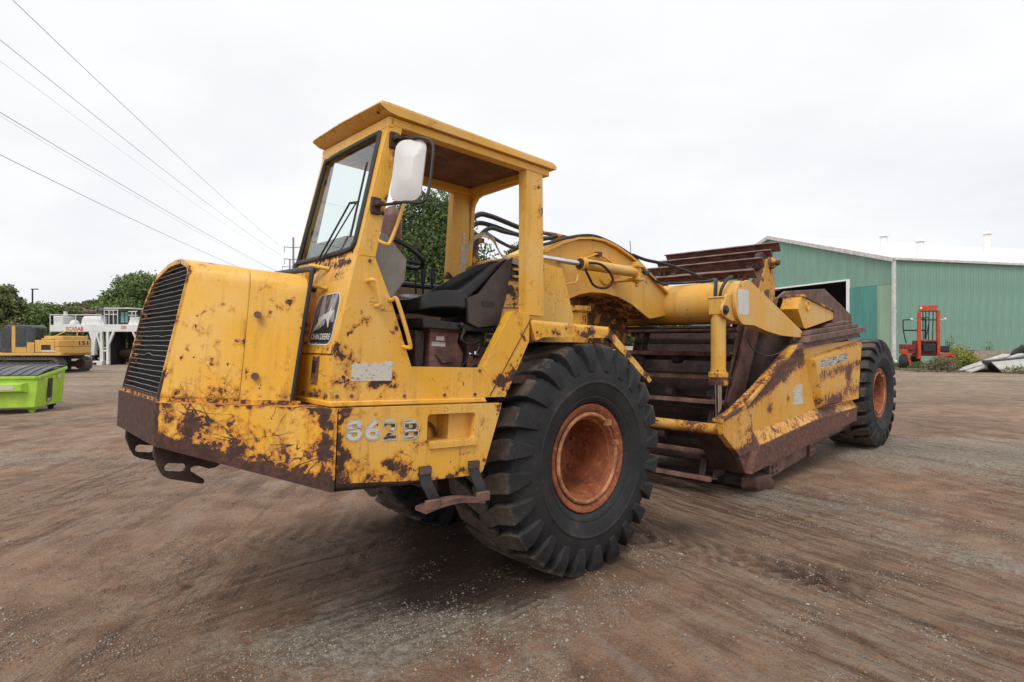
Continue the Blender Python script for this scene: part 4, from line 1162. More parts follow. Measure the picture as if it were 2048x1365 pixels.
bs = part('bowl_side', mb, 'bowl_paint', MS, bevel=.014, slice_=.035, wear=bowl_wear)
# nose plate, proud
mb = MB(); mb.prism([(5.60, .40), (5.60, .265), (5.21, -.055), (4.84, -.05), (4.885, .37), (5.02, .47)], 'Y', YB - .05, YB + .028)
sub('nose_plate', mb, 'bowl_paint', bs, bevel=.012, slice_=.03, wear=lambda co: .085 + .34 * np.exp(-((co[:, 2] + .05) / .08) ** 2) + .12 * np.exp(-((co[:, 0] - 4.86) / .05) ** 2))
# sloping edge flange
mb = MB(); mb.loft([[(5.61, YB - .09, .395), (5.61, YB + .035, .395), (5.60, YB + .035, .425), (5.60, YB - .09, .425)], [(5.02, YB - .09, .475), (5.02, YB + .035, .475), (5.02, YB + .035, .51), (5.02, YB - .09, .51)], [(3.47, YB - .09, 1.045), (3.47, YB + .035, 1.045), (3.45, YB + .035, 1.085), (3.45, YB - .09, 1.085)]])
sub('edge_flange', mb, 'bowl_paint', bs, bevel=.006, slice_=.04, wear=lambda co: .14 + .12 * np.sin(co[:, 0] * 5))
# lower bevelled band
lb0 = [(4.86, .15), (2.81, .13), (1.08, .0)]
lb1 = [(4.79, -.015), (2.81, .0), (1.12, -.09)]
lb2 = [(5.03, -.29), (2.81, -.29), (1.17, -.29)]
mb = MB(); mb.loft([[(a_[0], YB, a_[1]), (b_[0], YB + .075, b_[1]), (c_[0], YB + .075, c_[1]), (c_[0], YB - .02, c_[1])] for a_, b_, c_ in zip(lb0, lb1, lb2)])
def band_wear(co):
    x, y, z = co.T
    return np.where((y > YB + .07) | (x > 4.78), .36, .12) - .16 * np.exp(-((x - 1.6) / .35) ** 2 - ((z + .13) / .08) ** 2) - .10 * np.exp(-((x - 3.6) / .05) ** 2 - ((z + .1) / .04) ** 2) + .15 * np.exp(-((x - 2.4) / .35) ** 2)
sub('lower_band', mb, 'bowl_paint', bs, bevel=.006, slice_=.035, wear=band_wear)
# raised rear box
rb = [(3.13, .885), (.85, .96), (1.10, .02), (2.76, .12)]
rbi = [(2.98, .84), (.86, .93), (1.09, .05), (2.66, .17)]
mb = MB(); mb.loft([[(x, YB - .01, z) for x, z in rb], [(x, YB + .085, z) for x, z in rbi]])
def box_wear(co):
    x, y, z = co.T
    w = .17 * np.exp(-((z - .6) / .10) ** 2) * (x < 2.8) + .16 * np.exp(-((z - .22) / .12) ** 2) + .26 * np.exp(-((x - 1.55) / .14) ** 2 - ((z - .45) / .12) ** 2) + .14 * np.exp(-((z - .92) / .04) ** 2)
    w += .3 * np.exp(-((x - 2.2) / .3) ** 2 - ((z - .13) / .07) ** 2)
    return w
sub('rear_box', mb, 'bowl_paint', bs, bevel=.008, slice_=.035, wear=box_wear)
mb = MB(); mb.prism([(2.75, .70), (1.60, .715), (1.60, .825), (2.74, .815)], 'Y', YB + .085, YB + .0868); sub('name_decal', mb, 'worn_black', bs)
a = text_mb('JOHN DEERE', .075, pl(2.70, .725, YB + .0882), width=.95, bold=.03, shear=.1); sub('lettering', a, 'worn_white', bs)
mb = MB(); mb.prism([(3.57, .29), (3.22, .26), (3.21, .33), (3.25, .42), (3.22, .53), (3.40, .545), (3.50, .50), (3.54, .44), (3.53, .36)], 'Y', YB + .001, YB + .003); sub('torn_label', mb, 'white_label', bs)
# top rails
for y0, y1, z0, z1, x0, x1 in ((YB - .12, YB + .055, 1.02, 1.10, 3.50, .78), (YB - .12, YB + .12, 1.105, 1.185, 3.30, .72), (YB - .20, YB + .05, 1.19, 1.25, 3.1, .86), (YB - .25, YB - .02, 1.255, 1.30, 2.2, .9)):
    mb = MB(); mb.loft([[(x0, y0, z0), (x0, y1, z0), (x0 - .12, y1, z1), (x0 - .12, y0, z1)], [(x1, y0, z0), (x1, y1, z0), (x1 + .1, y1, z1), (x1 + .1, y0, z1)]])
    sub('top_rail', mb, 'rust', bs, bevel=.006)
# blade carrier and bit
mb = MB(); mb.box(1.5, 4.40, YB - .10, YB - .03, -.40, -.285); sub('blade_carrier', mb, 'rust', bs, bevel=.006)
for x0, x1, z0, z1 in ((4.38, 3.16, -.50, -.33), (3.02, 2.82, -.52, -.33)):
    mb = MB(); mb.prism([(x0, z0), (x1, z0 + .03), (x1, z1), (x0, z1)], 'Y', YB - .04, YB + .01); sp_ = sub('side_cutter', mb, 'rust', bs, bevel=.005)
for x, z in ((4.30, -.38), (4.30, -.45), (4.18, -.38), (4.18, -.45), (2.97, -.38), (2.88, -.38), (2.97, -.46), (2.88, -.46)):
    mb = MB(); mb.cyl((x, YB + .0, z), (x, YB + .018, z), .017, 8); sub('bolt', mb, 'rust_dark', bs)
mb = MB(); mb.loft([[(4.72, -.30, -.44), (4.70, -.13, -.42), (4.42, -.06, -.44), (4.40, -.30, -.44)], [(4.74, -.30, -.56), (4.66, -.14, -.555), (4.36, -.04, -.54), (4.36, -.30, -.55)], [(4.62, -.30, -.67), (4.52, -.16, -.665), (4.26, -.08, -.655), (4.26, -.30, -.66)]])
part('router_bit', mb, 'mirror_steel' if 'mirror_steel' in M else 'rust', MS, bevel=.015, segs=3)
mb = MB(); mb.loft([[(4.70, y, -.56), (4.60, y, -.62), (4.25, y, -.73), (4.2, y, -.70), (4.45, y, -.52)] for y in (-.26, -2.2)])
part('cutting_edge', mb, 'rust_dark', MS, bevel=.006)
# far side plate, floor, rear plate, crossbeam
mb = MB(); mb.prism(bo, 'Y', -2.42, -2.36); part('bowl_side', mb, 'rust_dark', MS, bevel=.01)
mb = MB(); mb.box(1.1, 4.4, -2.36, YB - .05, -.42, -.36); mb.box(1.1, 1.25, -2.36, YB - .05, -.36, 1.0); part('bowl_floor', mb, 'rust_dark', MS)
mb = MB(); mb.cyl((5.42, YB - .03, .275), (5.42, -2.38, .275), .062, 20)
part('front_crossbeam', mb, 'bowl_paint', MS, slice_=.06, wear=lambda co: .12 + .06 * np.sin(co[:, 1] * 9))
mb = MB(); mb.prism([(5.45, .25), (5.12, .24), (5.0, -.28), (5.05, -.30), (5.18, -.08)], 'Y', -.52, -.15); part('nose_gusset', mb, 'rust_dark', MS, bevel=.008)
mb = MB(); mb.prism([(2.95, 1.2), (2.78, 1.50), (2.37, 1.665), (.68, 1.80), (-.76, 1.39), (-.8, 1.2)], 'Y', -.70, -.65)
part('inner_side_plate', mb, 'rust', MD, bevel=.008)
# yellow pivot box on the rail and torque tube
mb = MB(); mb.prism([(3.34, 1.34), (3.22, 1.50), (3.14, 1.525), (1.93, 1.345), (1.90, 1.24), (3.05, 1.075), (3.12, 1.09)], 'Y', -.36, -.125)
pv = part('pivot_box', mb, 'yellow_clean', MD, bevel=.012, slice_=.05, wear=lambda co: .12 * (co[:, 1] < -.2) + .12 * (co[:, 2] > 1.48))
mb = MB(); mb.prism([(3.20, 1.515), (1.92, 1.345), (1.92, 1.365), (3.19, 1.545)], 'Y', -.37, -.10); sub('pivot_flange', mb, 'rust_yellow', pv)
mb = MB(); mb.lathe([(.001, .004), (.048, .004), (.05, .016), (.062, .018), (.072, .016), (.076, 0)], 'Y', (3.0, -.125, 1.40), 24); sub('pin_boss', mb, 'yellow_clean', pv)
mb = MB(); mb.lathe([(.13, -.36), (.13, -.62), (.16, -.63), (.16, -.70), (.12, -.71), (.12, -2.3)], 'Y', (3.32, 0, 1.38), 28); part('torque_tube', mb, 'rust_yellow', MD)
mb = MB(); mb.box(1.88, 1.93, -.30, -.115, 1.10, 1.36); mb.prism([(1.86, 1.33), (1.80, 1.13), (1.3, 1.2), (1.5, 1.33)], 'Y', -.30, -.2); part('rail_stop', mb, 'rust', MD, bevel=.006)

# ---- elevator: head post, rails, flights
hp0, hp1 = [(4.0, 1.36), (3.42, 1.28)], [(3.72, 1.86), (3.40, 1.88)]
mb = MB(); mb.loft([[(4.02, -.42, 1.25), (3.42, -.42, 1.20), (3.42, -.60, 1.20), (4.02, -.60, 1.25)], [(3.86, -.42, 1.62), (3.36, -.42, 1.64), (3.36, -.58, 1.64), (3.86, -.58, 1.62)], [(3.70, -.42, 1.88), (3.43, -.42, 1.90), (3.43, -.52, 1.90), (3.70, -.52, 1.88)], [(3.62, -.42, 2.02), (3.44, -.42, 2.03), (3.44, -.48, 2.03), (3.62, -.48, 2.02)]])
hd = part('elevator_post', mb, 'rust_yellow', MD, bevel=.008, slice_=.05, attr='paint', wear=lambda co: np.where(co[:, 1] > -.425, .13, -.25))
mb = MB(); mb.lathe([(.001, .13), (.035, .125), (.045, .10), (.045, .075), (.07, .06), (.085, .02), (.09, -.01)], 'Y', (3.52, -.42, 1.97), 20); sub('hub', mb, 'rust_yellow', hd)
mb = MB(); mb.lathe([(.001, .02), (.15, .02), (.16, 0), (.16, -.05), (.001, -.05)], 'Y', (3.60, -.50, 1.96), 24); sub('sprocket', mb, 'rust_dark', hd)
mb = MB(); mb.cyl((3.55, -.46, 1.97), (3.55, -2.3, 1.97), .05, 14); sub('head_shaft', mb, 'rust_dark', hd)
path = [Vector((5.10, 0, -.78)), Vector((4.50, 0, .95)), Vector((4.15, 0, 1.62)), Vector((3.75, 0, 1.90)), Vector((3.05, 0, 2.25))]
rail = [(4.98, -.75), (4.40, .95), (4.06, 1.55), (3.50, 1.90), (3.44, 1.82), (3.90, 1.48), (4.20, .90), (4.70, -.75)]
for y in (-.50, -2.0):
    mb = MB(); mb.prism(rail, 'Y', y - .02, y); part('elevator_rail', mb, 'rust', MD, bevel=.006)
mb = MB(); mb.prism([(4.85, -.1), (4.1, 1.25), (3.72, 1.22), (4.5, -.2)], 'Y', -.48, -.44); part('elevator_rail', mb, 'rust', MD, bevel=.006)
flight_me = None
seg = [(path[i], path[i + 1]) for i in range(len(path) - 1)]
tot = sum((b_ - a_).length for a_, b_ in seg)
s_ = .06; nf = 0
while s_ < tot:
    q = s_
    for a_, b_ in seg:
        l_ = (b_ - a_).length
        if q <= l_:
            break
        q -= l_
    p = a_ + (b_ - a_) * (q / l_); d_ = (b_ - a_).normalized(); nrm = Vector((d_.z, 0, -d_.x))
    upper = p.z > 1.25
    if flight_me is None:
        mb = MB()
        # local: x outward from the run, z along the run, y across
        mb.loft([[(-.03, y, -.010), (.105, y, -.030), (.115, y, -.068), (.130, y, -.068), (.124, y, -.016), (.115, y, -.006), (-.03, y, .010)] for y in (0, -1.80)])
        for yy in (-.14, -.22, -1.50, -1.58):
            mb.prism([(-.07, -.05), (.02, -.06), (.05, -.01), (-.07, .03)], 'Y', yy - .012, yy + .012)
        fl0 = part('elevator_flight', mb, 'rust_red', MD, bevel=.005)
        flight_me = fl0.data; fo = fl0
    else:
        fo = fl0.copy(); COL.objects.link(fo); fo.parent = root
    mt = Matrix(((nrm.x, 0, d_.x, p.x), (0, 1, 0, -.42 + random.uniform(-.012, .012)), (nrm.z, 0, d_.z, p.z), (0, 0, 0, 1)))
    fo.matrix_local = MD @ mt
    s_ += .31 if p.z < 1.5 else .30; nf += 1
for y in (-.60, -1.76):       # drag chains as link pairs on the run
    cpath = []
    for a_, b_ in seg:
        cpath += [a_ + (b_ - a_) * t / 6 for t in range(6)]
    mb = MB()
    for a_, b_ in zip(cpath, cpath[1:]):
        d_ = (b_ - a_).normalized(); 
        mb.tube([(a_.x, y + .02, a_.z), (b_.x, y + .02, b_.z)], .022, 6); mb.tube([(a_.x, y - .02, a_.z), (b_.x, y - .02, b_.z)], .022, 6); mb.cyl((a_.x, y - .04, a_.z), (a_.x, y + .04, a_.z), .03, 8)
    part('elevator_chain', mb, 'rust_dark', MD)
mb = MB(); mb.prism([(4.15, -.7), (3.45, 1.1), (3.38, 1.05), (4.05, -.7)], 'Y', -2.35, -.16); part('elevator_back_plate', mb, 'rust_dark', MD)
for x_, z_ in ((4.80, -.55), (4.73, -.30), (4.62, .0), (4.54, .22), (4.46, .45), (4.38, .68), (4.30, .90)):
    mb = MB(); mb.box(x_ - .05, x_ + .05, -2.0, -.52, z_ - .04, z_ + .04); part('elevator_crossbar', mb, 'rust_dark', MD, bevel=.006)
for yy in (-.66, -1.25, -1.85):
    for x_, z_ in ((4.86, -.30), (4.68, .22), (4.52, .68)):
        mb = MB(); mb.cyl((x_, yy - .05, z_), (x_, yy + .05, z_), .08, 14); part('chain_roller', mb, 'rust_dark', MD)
mb = MB(); mb.box(4.6, 5.35, -2.0, -.40, 1.06, 1.085); part('apron_shelf', mb, 'rust_dark', MD)
mb = MB(); mb.tube(smooth_path([(4.62, -.25, .95), (4.55, -.20, .80), (4.30, -.14, .72), (3.95, -.12, .76), (3.75, -.10, .84)], 5), .008, 6); part('cable', mb, 'hose', MD)
mb = MB(); mb.cyl((6.95, -1.2, .55), (6.95, -1.2, 1.22), .26, 28); mb.lathe([(.26, 1.20), (.30, 1.22), (.30, 1.27), (.001, 1.29)], 'Z', (6.95, -1.2, 0), 28); part('hitch_pivot', mb, 'yellow', MD, slice_=.08, wear=lambda co: .1 + 0 * co[:, 0])
mb = MB(); mb.prism([(7.5, .6), (7.5, 1.4), (6.4, 1.55), (5.3, 1.3), (5.3, .85), (6.2, .7)], 'Y', -1.62, -1.52); part('draft_yoke', mb, 'rust_yellow', MD)

# ================================================================== GROUND
def lattice(x, y, seed):
    """smooth value noise, one octave"""
    r_ = np.random.default_rng(seed); T_ = r_.random((256, 256))
    xi = np.floor(x).astype(int); yi = np.floor(y).astype(int)
    fx = x - xi; fy = y - yi; fx = fx * fx * (3 - 2 * fx); fy = fy * fy * (3 - 2 * fy)
    g_ = lambda i, j: T_[i % 256, j % 256]
    return (g_(xi, yi) * (1 - fx) + g_(xi + 1, yi) * fx) * (1 - fy) + (g_(xi, yi + 1) * (1 - fx) + g_(xi + 1, yi + 1) * fx) * fy
def fbm(x, y, s, oct_=4, seed=1):
    o = np.zeros_like(x); a = 1.0; t = 0
    for i in range(oct_):
        o += a * (lattice(x * s, y * s, seed + i) - .5); t += a; a *= .5; s *= 2.03
    return o / t
def axis(lo, hi, step, far_lo, far_hi, g_=1.14):
    c = list(np.arange(lo, hi + 1e-6, step)); d = step; v = hi
    while v < far_hi:
        d *= g_; v += d; c.append(v)
    d = step; v = lo
    while v > far_lo:
        d *= g_; v -= d; c.insert(0, v)
    return np.array(c)
gxs = axis(-7.5, 8.5, .028, -900, 900); gys = axis(2.4, 9.0, .028, -60, 1500, 1.06)
X, Y = np.meshgrid(gxs, gys)
near = np.exp(-(np.maximum(0, np.hypot(X - .5, Y - 6) - 9) / 14) ** 2)

def track_field(X, Y):
    """ruts and tyre prints pressed along wheel paths; returns height and looseness"""
    H = np.zeros_like(X); LO = np.zeros_like(X)
    paths = [  # polyline, half width, depth, lug pitch (0 = plain ruts)
        ([(.45, 4.6), (-.5, 3.9), (-1.6, 3.0), (-2.4, 2.3)], .38, .010, 0),
        ([(-.9, 6.2), (-1.9, 5.6), (-3.0, 5.2), (-4.2, 4.4), (-5.0, 3.2)], .30, .008, .19),
        ([(-1.3, 7.2), (-2.2, 6.4), (-3.1, 5.4), (-3.7, 4.2), (-3.9, 2.4)], .26, .008, 0),
        ([(-3.0, 2.3), (-3.2, 4), (-3.6, 6), (-4.8, 9), (-6.5, 13)], .26, .009, 0),
        ([(-4.6, 2.6), (-4.9, 5), (-5.6, 8), (-7.4, 12)], .30, .009, 0),
        ([(-1.5, 2.3), (-1.45, 3.2), (-1.1, 4.0), (-.6, 4.6)], .18, .007, 0),
        ([(1.0, 4.6), (1.4, 3.8), (2.0, 2.8), (2.4, 2.2)], .24, .009, 0),
        ([(1.9, 5.6), (2.6, 4.4), (3.3, 3.2), (3.8, 2.3)], .26, .009, 0),
        ([(3.6, 7), (4.4, 5), (5.2, 3.4), (5.8, 2.4)], .26, .009, 0),
        ([(5.5, 9), (6.2, 6.5), (7.0, 4.5), (7.6, 3)], .26, .009, 0),
        ([(.1, 3.9), (.05, 3.0), (0, 2.3)], .16, .007, 0),
        ([(1.2, 5.6), (1.9, 5.15), (2.6, 4.4)], .26, .011, .16)]
    for pts, hw, dep, lug in paths:
        P_ = [(p.x, p.y) for p in smooth_path([(a, b, 0) for a, b in pts], 8)]
        best = np.full(X.shape, 9.); S_ = np.zeros_like(X); Tn = np.zeros_like(X); s0 = 0
        bx0, bx1 = min(p[0] for p in P_) - 1, max(p[0] for p in P_) + 1; by0, by1 = min(p[1] for p in P_) - 1, max(p[1] for p in P_) + 1
        iy = np.where((Y[:, 0] > by0) & (Y[:, 0] < by1))[0]; ix = np.where((X[0] > bx0) & (X[0] < bx1))[0]
        if len(iy) == 0 or len(ix) == 0:
            continue
        sl = np.s_[iy[0]:iy[-1] + 1, ix[0]:ix[-1] + 1]
        x, y = X[sl], Y[sl]; best = np.full(x.shape, 9.); S_ = np.zeros_like(x); Tn = np.zeros_like(x)
        for (ax, ay), (bx, by) in zip(P_, P_[1:]):
            dx, dy = bx - ax, by - ay; l_ = math.hypot(dx, dy)
            t = np.clip(((x - ax) * dx + (y - ay) * dy) / l_ ** 2, 0, 1)
            ex, ey = x - ax - t * dx, y - ay - t * dy; d = np.hypot(ex, ey)
            m_ = d < best
            best = np.where(m_, d, best); S_ = np.where(m_, s0 + t * l_, S_); Tn = np.where(m_, (dx * ey - dy * ex) / l_, Tn); s0 += l_
        tn = Tn + .05 * fbm(x, y, 1.3, 2, 77)
        inside = 1 / (1 + np.exp((np.abs(tn) - hw) / .05)); inside = np.where(best < hw + .3, inside, 0)
        rim_ = np.exp(-((np.abs(tn) - hw - .06) / .06) ** 2) * (best < hw + .4)
        fade = np.clip(.55 + 1.4 * fbm(x, y, .9, 2, 31), 0, 1)
        dep = dep * 1.5; h = -dep * inside + dep * .9 * rim_
        if lug:
            ph = (S_ + .55 * np.abs(tn)) / lug
            h += inside * dep * .9 * np.clip(np.sin(2 * math.pi * ph) * 1.8, -1, 1)
        else:
            h += inside * dep * .50 * np.sin(tn * 2 * math.pi / .075 + 2 * fbm(x, y, 2, 2, 5)) * np.clip(.5 + 2 * fbm(x, y, 1.1, 2, 9), 0, 1)
        H[sl] += h * fade; LO[sl] = np.maximum(LO[sl], rim_ * fade)
    return H, LO

ANG = R(28)
def aniso(X, Y, a, sx, sy, seed, oct_=4):
    u = X * math.cos(a) + Y * math.sin(a); v = -X * math.sin(a) + Y * math.cos(a)
    return fbm(u * sx, v * sy, 1.0, oct_, seed)
th, loose = track_field(X, Y)
Z = .05 * fbm(X, Y, .35, 3, 11) * near + .020 * fbm(X, Y, 2.2, 4, 21) * near + .012 * fbm(X, Y, 9, 3, 41) * near
wl = 1 / (1 + np.exp((X + 1.6) / .5)); wr = 1 / (1 + np.exp(-(X - .4) / .4)); wm = 1.3 * np.exp(-((X + 1.2) / 1.3) ** 2 - ((Y - 4.6) / 1.3) ** 2)
ST = wl * aniso(X, Y, R(97), .5, 7, 151, 5) + wr * aniso(X, Y, R(114), .5, 7, 161, 5) + wm * aniso(X, Y, R(42), .6, 8, 171, 4)
ST = ST / np.maximum(.6, wl + wr + wm) * 1.25
FL_, FR_, FM_ = wl.copy(), wr.copy(), np.minimum(1, wm)
brk_ = np.clip(.55 + 2.4 * fbm(X, Y, .45, 3, 301), .05, 1.4)
FL_ *= brk_; FR_ *= brk_
ST = ST * np.clip(.75 + 2.0 * fbm(X, Y, .6, 3, 171), .15, 1.5) - th * 5
Z += -.030 * ST * near
clod = np.maximum(0, fbm(X, Y, 11, 3, 181) - .08) * np.clip(.4 + 3 * fbm(X, Y, 1.6, 3, 191), 0, 1)
Z += .16 * clod * near * .6
Z += th
# soil pushed up round the tyres and the cutting edge; flat where they stand
for cx_, cy_, a_, b_ in ((.42, 4.95, .55, .75), (-1.0, 6.3, .5, .7)):
    r_ = np.hypot((X - cx_) / a_, (Y - cy_) / b_); Z = Z * (1 - np.exp(-r_ ** 2 * .9)) + .02 * np.exp(-((r_ - 1.15) / .25) ** 2)
Z += (.20 * fbm(X, Y, .05, 3, 71)) * np.clip((np.hypot(X, Y) - 16) / 20, 0, 1) * .6
GR = .42 * fbm(X, Y, .5, 4, 81) * 2 + .6 * aniso(X, Y, R(105), .35, 1.8, 85) + .10
def blob(cx_, cy_, rx, ry, a):
    u = (X - cx_) * math.cos(a) + (Y - cy_) * math.sin(a); v = -(X - cx_) * math.sin(a) + (Y - cy_) * math.cos(a)
    return np.exp(-(u / rx) ** 2 - (v / ry) ** 2)
GR += .60 * blob(-.95, 3.75, 1.4, .38, R(22)) + .5 * blob(3.2, 6.95, 1.1, .45, R(-20)) + .7 * blob(7.5, 9.5, 4.5, 2.6, R(-20)) + .45 * blob(3.9, 5.0, .9, .35, R(-55)) + .3 * blob(1.3, 3.1, .5, .8, 0)
GR += .35 * blob(-7, 9.2, 6, .8, R(8)) - .75 * blob(-4.6, 5.6, 2.4, 1.0, R(12)) - .5 * blob(-2.5, 3.0, .9, .5, 0) - .4 * blob(.9, 3.4, .5, .4, 0) - .5 * blob(4.5, 3.3, 1.2, .5, R(-30)) - .4 * blob(2.0, 5.6, .8, .6, 0)
GR += .25 * loose
DM = .95 * blob(-.15, 4.75, .75, .6, R(20)) + .9 * blob(-.3, 5.9, 1.4, 1.0, 0) + .5 * blob(2.35, 4.75, .55, .34, R(-35)) + .5 * blob(1.75, 5.9, .6, .5, 0) + .35 * blob(-.4, 4.4, 1.2, .3, R(25)) + .28 * blob(3.0, 8.4, 2.0, 1.6, 0) + np.clip(-th * 7, 0, .25)  # damp ruts and churned soil, with the machine's contact shadow painted in under it
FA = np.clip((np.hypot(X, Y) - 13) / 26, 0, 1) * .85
nx_, ny_ = len(gxs), len(gys)
me = bpy.data.meshes.new('ground')
idx = np.arange(nx_ * ny_).reshape(ny_, nx_)
quads = np.stack([idx[:-1, :-1], idx[:-1, 1:], idx[1:, 1:], idx[1:, :-1]], -1).reshape(-1, 4)
def np_mesh(me, V, F):
    me.vertices.add(len(V)); me.vertices.foreach_set('co', np.asarray(V, np.float32).ravel())
    k_ = F.shape[1]
    me.loops.add(F.size); me.loops.foreach_set('vertex_index', F.ravel().astype(np.int32))
    me.polygons.add(len(F)); me.polygons.foreach_set('loop_start', np.arange(0, F.size, k_, dtype=np.int32)); me.polygons.foreach_set('loop_total', np.full(len(F), k_, np.int32))
    me.update(calc_edges=True); me.validate()
np_mesh(me, np.stack([X, Y, Z], -1).reshape(-1, 3), quads)
for nm, arr in (('gravel', GR), ('damp_and_shade', DM), ('far', FA), ('streak', ST), ('flow_left', FL_), ('flow_right', FR_), ('flow_mid', FM_)):
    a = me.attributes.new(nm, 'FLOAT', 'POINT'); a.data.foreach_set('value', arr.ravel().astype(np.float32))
me.polygons.foreach_set('use_smooth', [True] * len(me.polygons))
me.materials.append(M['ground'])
ground = bpy.data.objects.new('ground', me); COL.objects.link(ground); tag(ground, kind='structure')

def z_at(x, y):
    i = np.clip(np.searchsorted(gxs, x), 1, nx_ - 1); j = np.clip(np.searchsorted(gys, y), 1, ny_ - 1)
    tx = (x - gxs[i - 1]) / (gxs[i] - gxs[i - 1]); ty = (y - gys[j - 1]) / (gys[j] - gys[j - 1])
    return (Z[j - 1, i - 1] * (1 - tx) + Z[j - 1, i] * tx) * (1 - ty) + (Z[j, i - 1] * (1 - tx) + Z[j, i] * tx) * ty

# loose stones
N = 230000
dist = 2.9 + 7.5 * rng.random(N) ** 1.6
px = (rng.random(N) - .5) * 1.9 * dist
gi_ = np.clip(np.searchsorted(gxs, px), 0, nx_ - 1); gj_ = np.clip(np.searchsorted(gys, dist), 0, ny_ - 1)
clump = fbm(px, dist, 3.0, 3, 101)
keep = rng.random(N) < np.clip(.03 + .62 * GR[gj_, gi_] + 2.3 * clump - .3 * DM[gj_, gi_], .02, 1)
px, py_ = px[keep], dist[keep]; n = len(px)
sz = .0032 + .0075 * rng.random(n) ** 3.5 + .012 * (rng.random(n) > .99) * rng.random(n)
base_v = np.array([(1, 0, 0), (-1, 0, 0), (0, 1, 0), (0, -1, 0), (0, 0, 1), (0, 0, -1)], float)
base_f = np.array([(0, 2, 4), (2, 1, 4), (1, 3, 4), (3, 0, 4), (2, 0, 5), (1, 2, 5), (3, 1, 5), (0, 3, 5)])
ang = rng.random(n) * 6.28
sc3 = sz[:, None] * (.65 + .7 * rng.random((n, 3))); sc3[:, 2] *= .62
V = base_v[None] * sc3[:, None, :] * (.8 + .4 * rng.random((n, 6, 1)))
ca, sa = np.cos(ang)[:, None], np.sin(ang)[:, None]
V = np.stack([V[..., 0] * ca - V[..., 1] * sa, V[..., 0] * sa + V[..., 1] * ca, V[..., 2]], -1)
V += np.stack([px, py_, z_at(px, py_) + sz * .25], -1)[:, None, :]
F = (base_f[None] + (np.arange(n) * 6)[:, None, None]).reshape(-1, 3)
me = bpy.data.meshes.new('gravel'); np_mesh(me, V.reshape(-1, 3), F)
a = me.attributes.new('tint', 'FLOAT', 'POINT'); a.data.foreach_set('value', np.repeat(rng.random(n) ** 1.5, 6).astype(np.float32))
me.materials.append(M['pebble'])
gv = bpy.data.objects.new('gravel', me); COL.objects.link(gv); tag(gv, kind='stuff')

# ================================================================== TREES AND PLANTS
def leaf_mesh(name, centers, size, mat, normal_bias=None):
    n = len(centers)
    d = rng.normal(size=(n, 3)); 
    if normal_bias is not None:
        d = d * .75 + normal_bias
    d /= np.linalg.norm(d, axis=1)[:, None] + 1e-9
    t = rng.normal(size=(n, 3)); t -= d * (t * d).sum(1)[:, None]; t /= np.linalg.norm(t, axis=1)[:, None] + 1e-9
    b = np.cross(d, t)
    s = (size * (.6 + .8 * rng.random(n)))[:, None]
    V = np.stack([centers + t * s, centers + b * s * .55 + d * s * .12, centers - t * s, centers - b * s * .55 + d * s * .12], 1).reshape(-1, 3)
    F = np.arange(n * 4).reshape(n, 4)
    me = bpy.data.meshes.new(name); np_mesh(me, V, F)
    a = me.attributes.new('tint', 'FLOAT', 'FACE'); a.data.foreach_set('value', rng.random(n).astype(np.float32))
    me.materials.append(mat)
    return me
def crown_points(n, lobes, hollow=.55):
    """lobes: (cx,cy,cz,rx,ry,rz); leaves in clumps through the lobes' volume"""
    vol = np.array([l[3] * l[4] * l[5] for l in lobes]) ** .8; pick = rng.choice(len(lobes), n, p=vol / vol.sum())
    Lb = np.array(lobes)[pick]
    d = rng.normal(size=(n, 3)); d /= np.linalg.norm(d, axis=1)[:, None]
    r = hollow + (1 - hollow) * rng.random(n) ** .6
    P_ = Lb[:, :3] + d * r[:, None] * Lb[:, 3:6]
    P_ += (.10 * rng.normal(size=(n, 3))) * Lb[:, 3:6].mean(1)[:, None]
    return P_, d
def tree(name, x, y, h, w, mat, label, n=9000, leaf=.22, trunk=.22, lobes_n=26, base=.18, group=None, cat='tree', seed=0, shape=1.0):
    r_ = np.random.default_rng(seed + int(abs(x) * 7 + y * 3))
    t = empty(name, (x, y, z0_(x, y))); tag(t, label, cat, group)
    lobes = []
    for i in range(lobes_n):
        u = r_.random(); zc = h * (base + (1 - base) * u * .92)
        prof = math.sin(math.pi * min(.97, .16 + .80 * u) ** shape) ** .75
        a = r_.random() * 6.283; rr = w / 2 * prof * (.35 + .55 * r_.random())
        s = w * (.12 + .11 * r_.random())
        lobes.append((rr * math.cos(a), rr * math.sin(a), zc, s, s, s * .72))
    tm = MB(); tm.tube(smooth_path([(0, 0, -.2), (.02 * h, 0, h * .25), (0, .02 * h, h * .55), (0, 0, h * .85)], 4), [trunk * (1 - .85 * i / 12) for i in range(13)], 8)
    for i in range(7):
        l = lobes[i]; z1 = h * (.2 + .06 * i)
        tm.tube([(0, 0, z1), (l[0] * .5, l[1] * .5, (z1 + l[2]) / 2 + .2), (l[0], l[1], l[2])], [trunk * .4, trunk * .25, trunk * .06], 6)
    build('trunk', tm, M['bark'], t)
    P_, d = crown_points(n, lobes)
    P_[:, 2] = np.maximum(P_[:, 2], .15)
    o = bpy.data.objects.new('crown', leaf_mesh('crown', P_, leaf, mat, d * .7 + np.array([0, 0, .35]))); COL.objects.link(o); o.parent = t
    return t
def z0_(x, y):
    return float(z_at(np.array([float(x)]), np.array([float(y)]))[0])

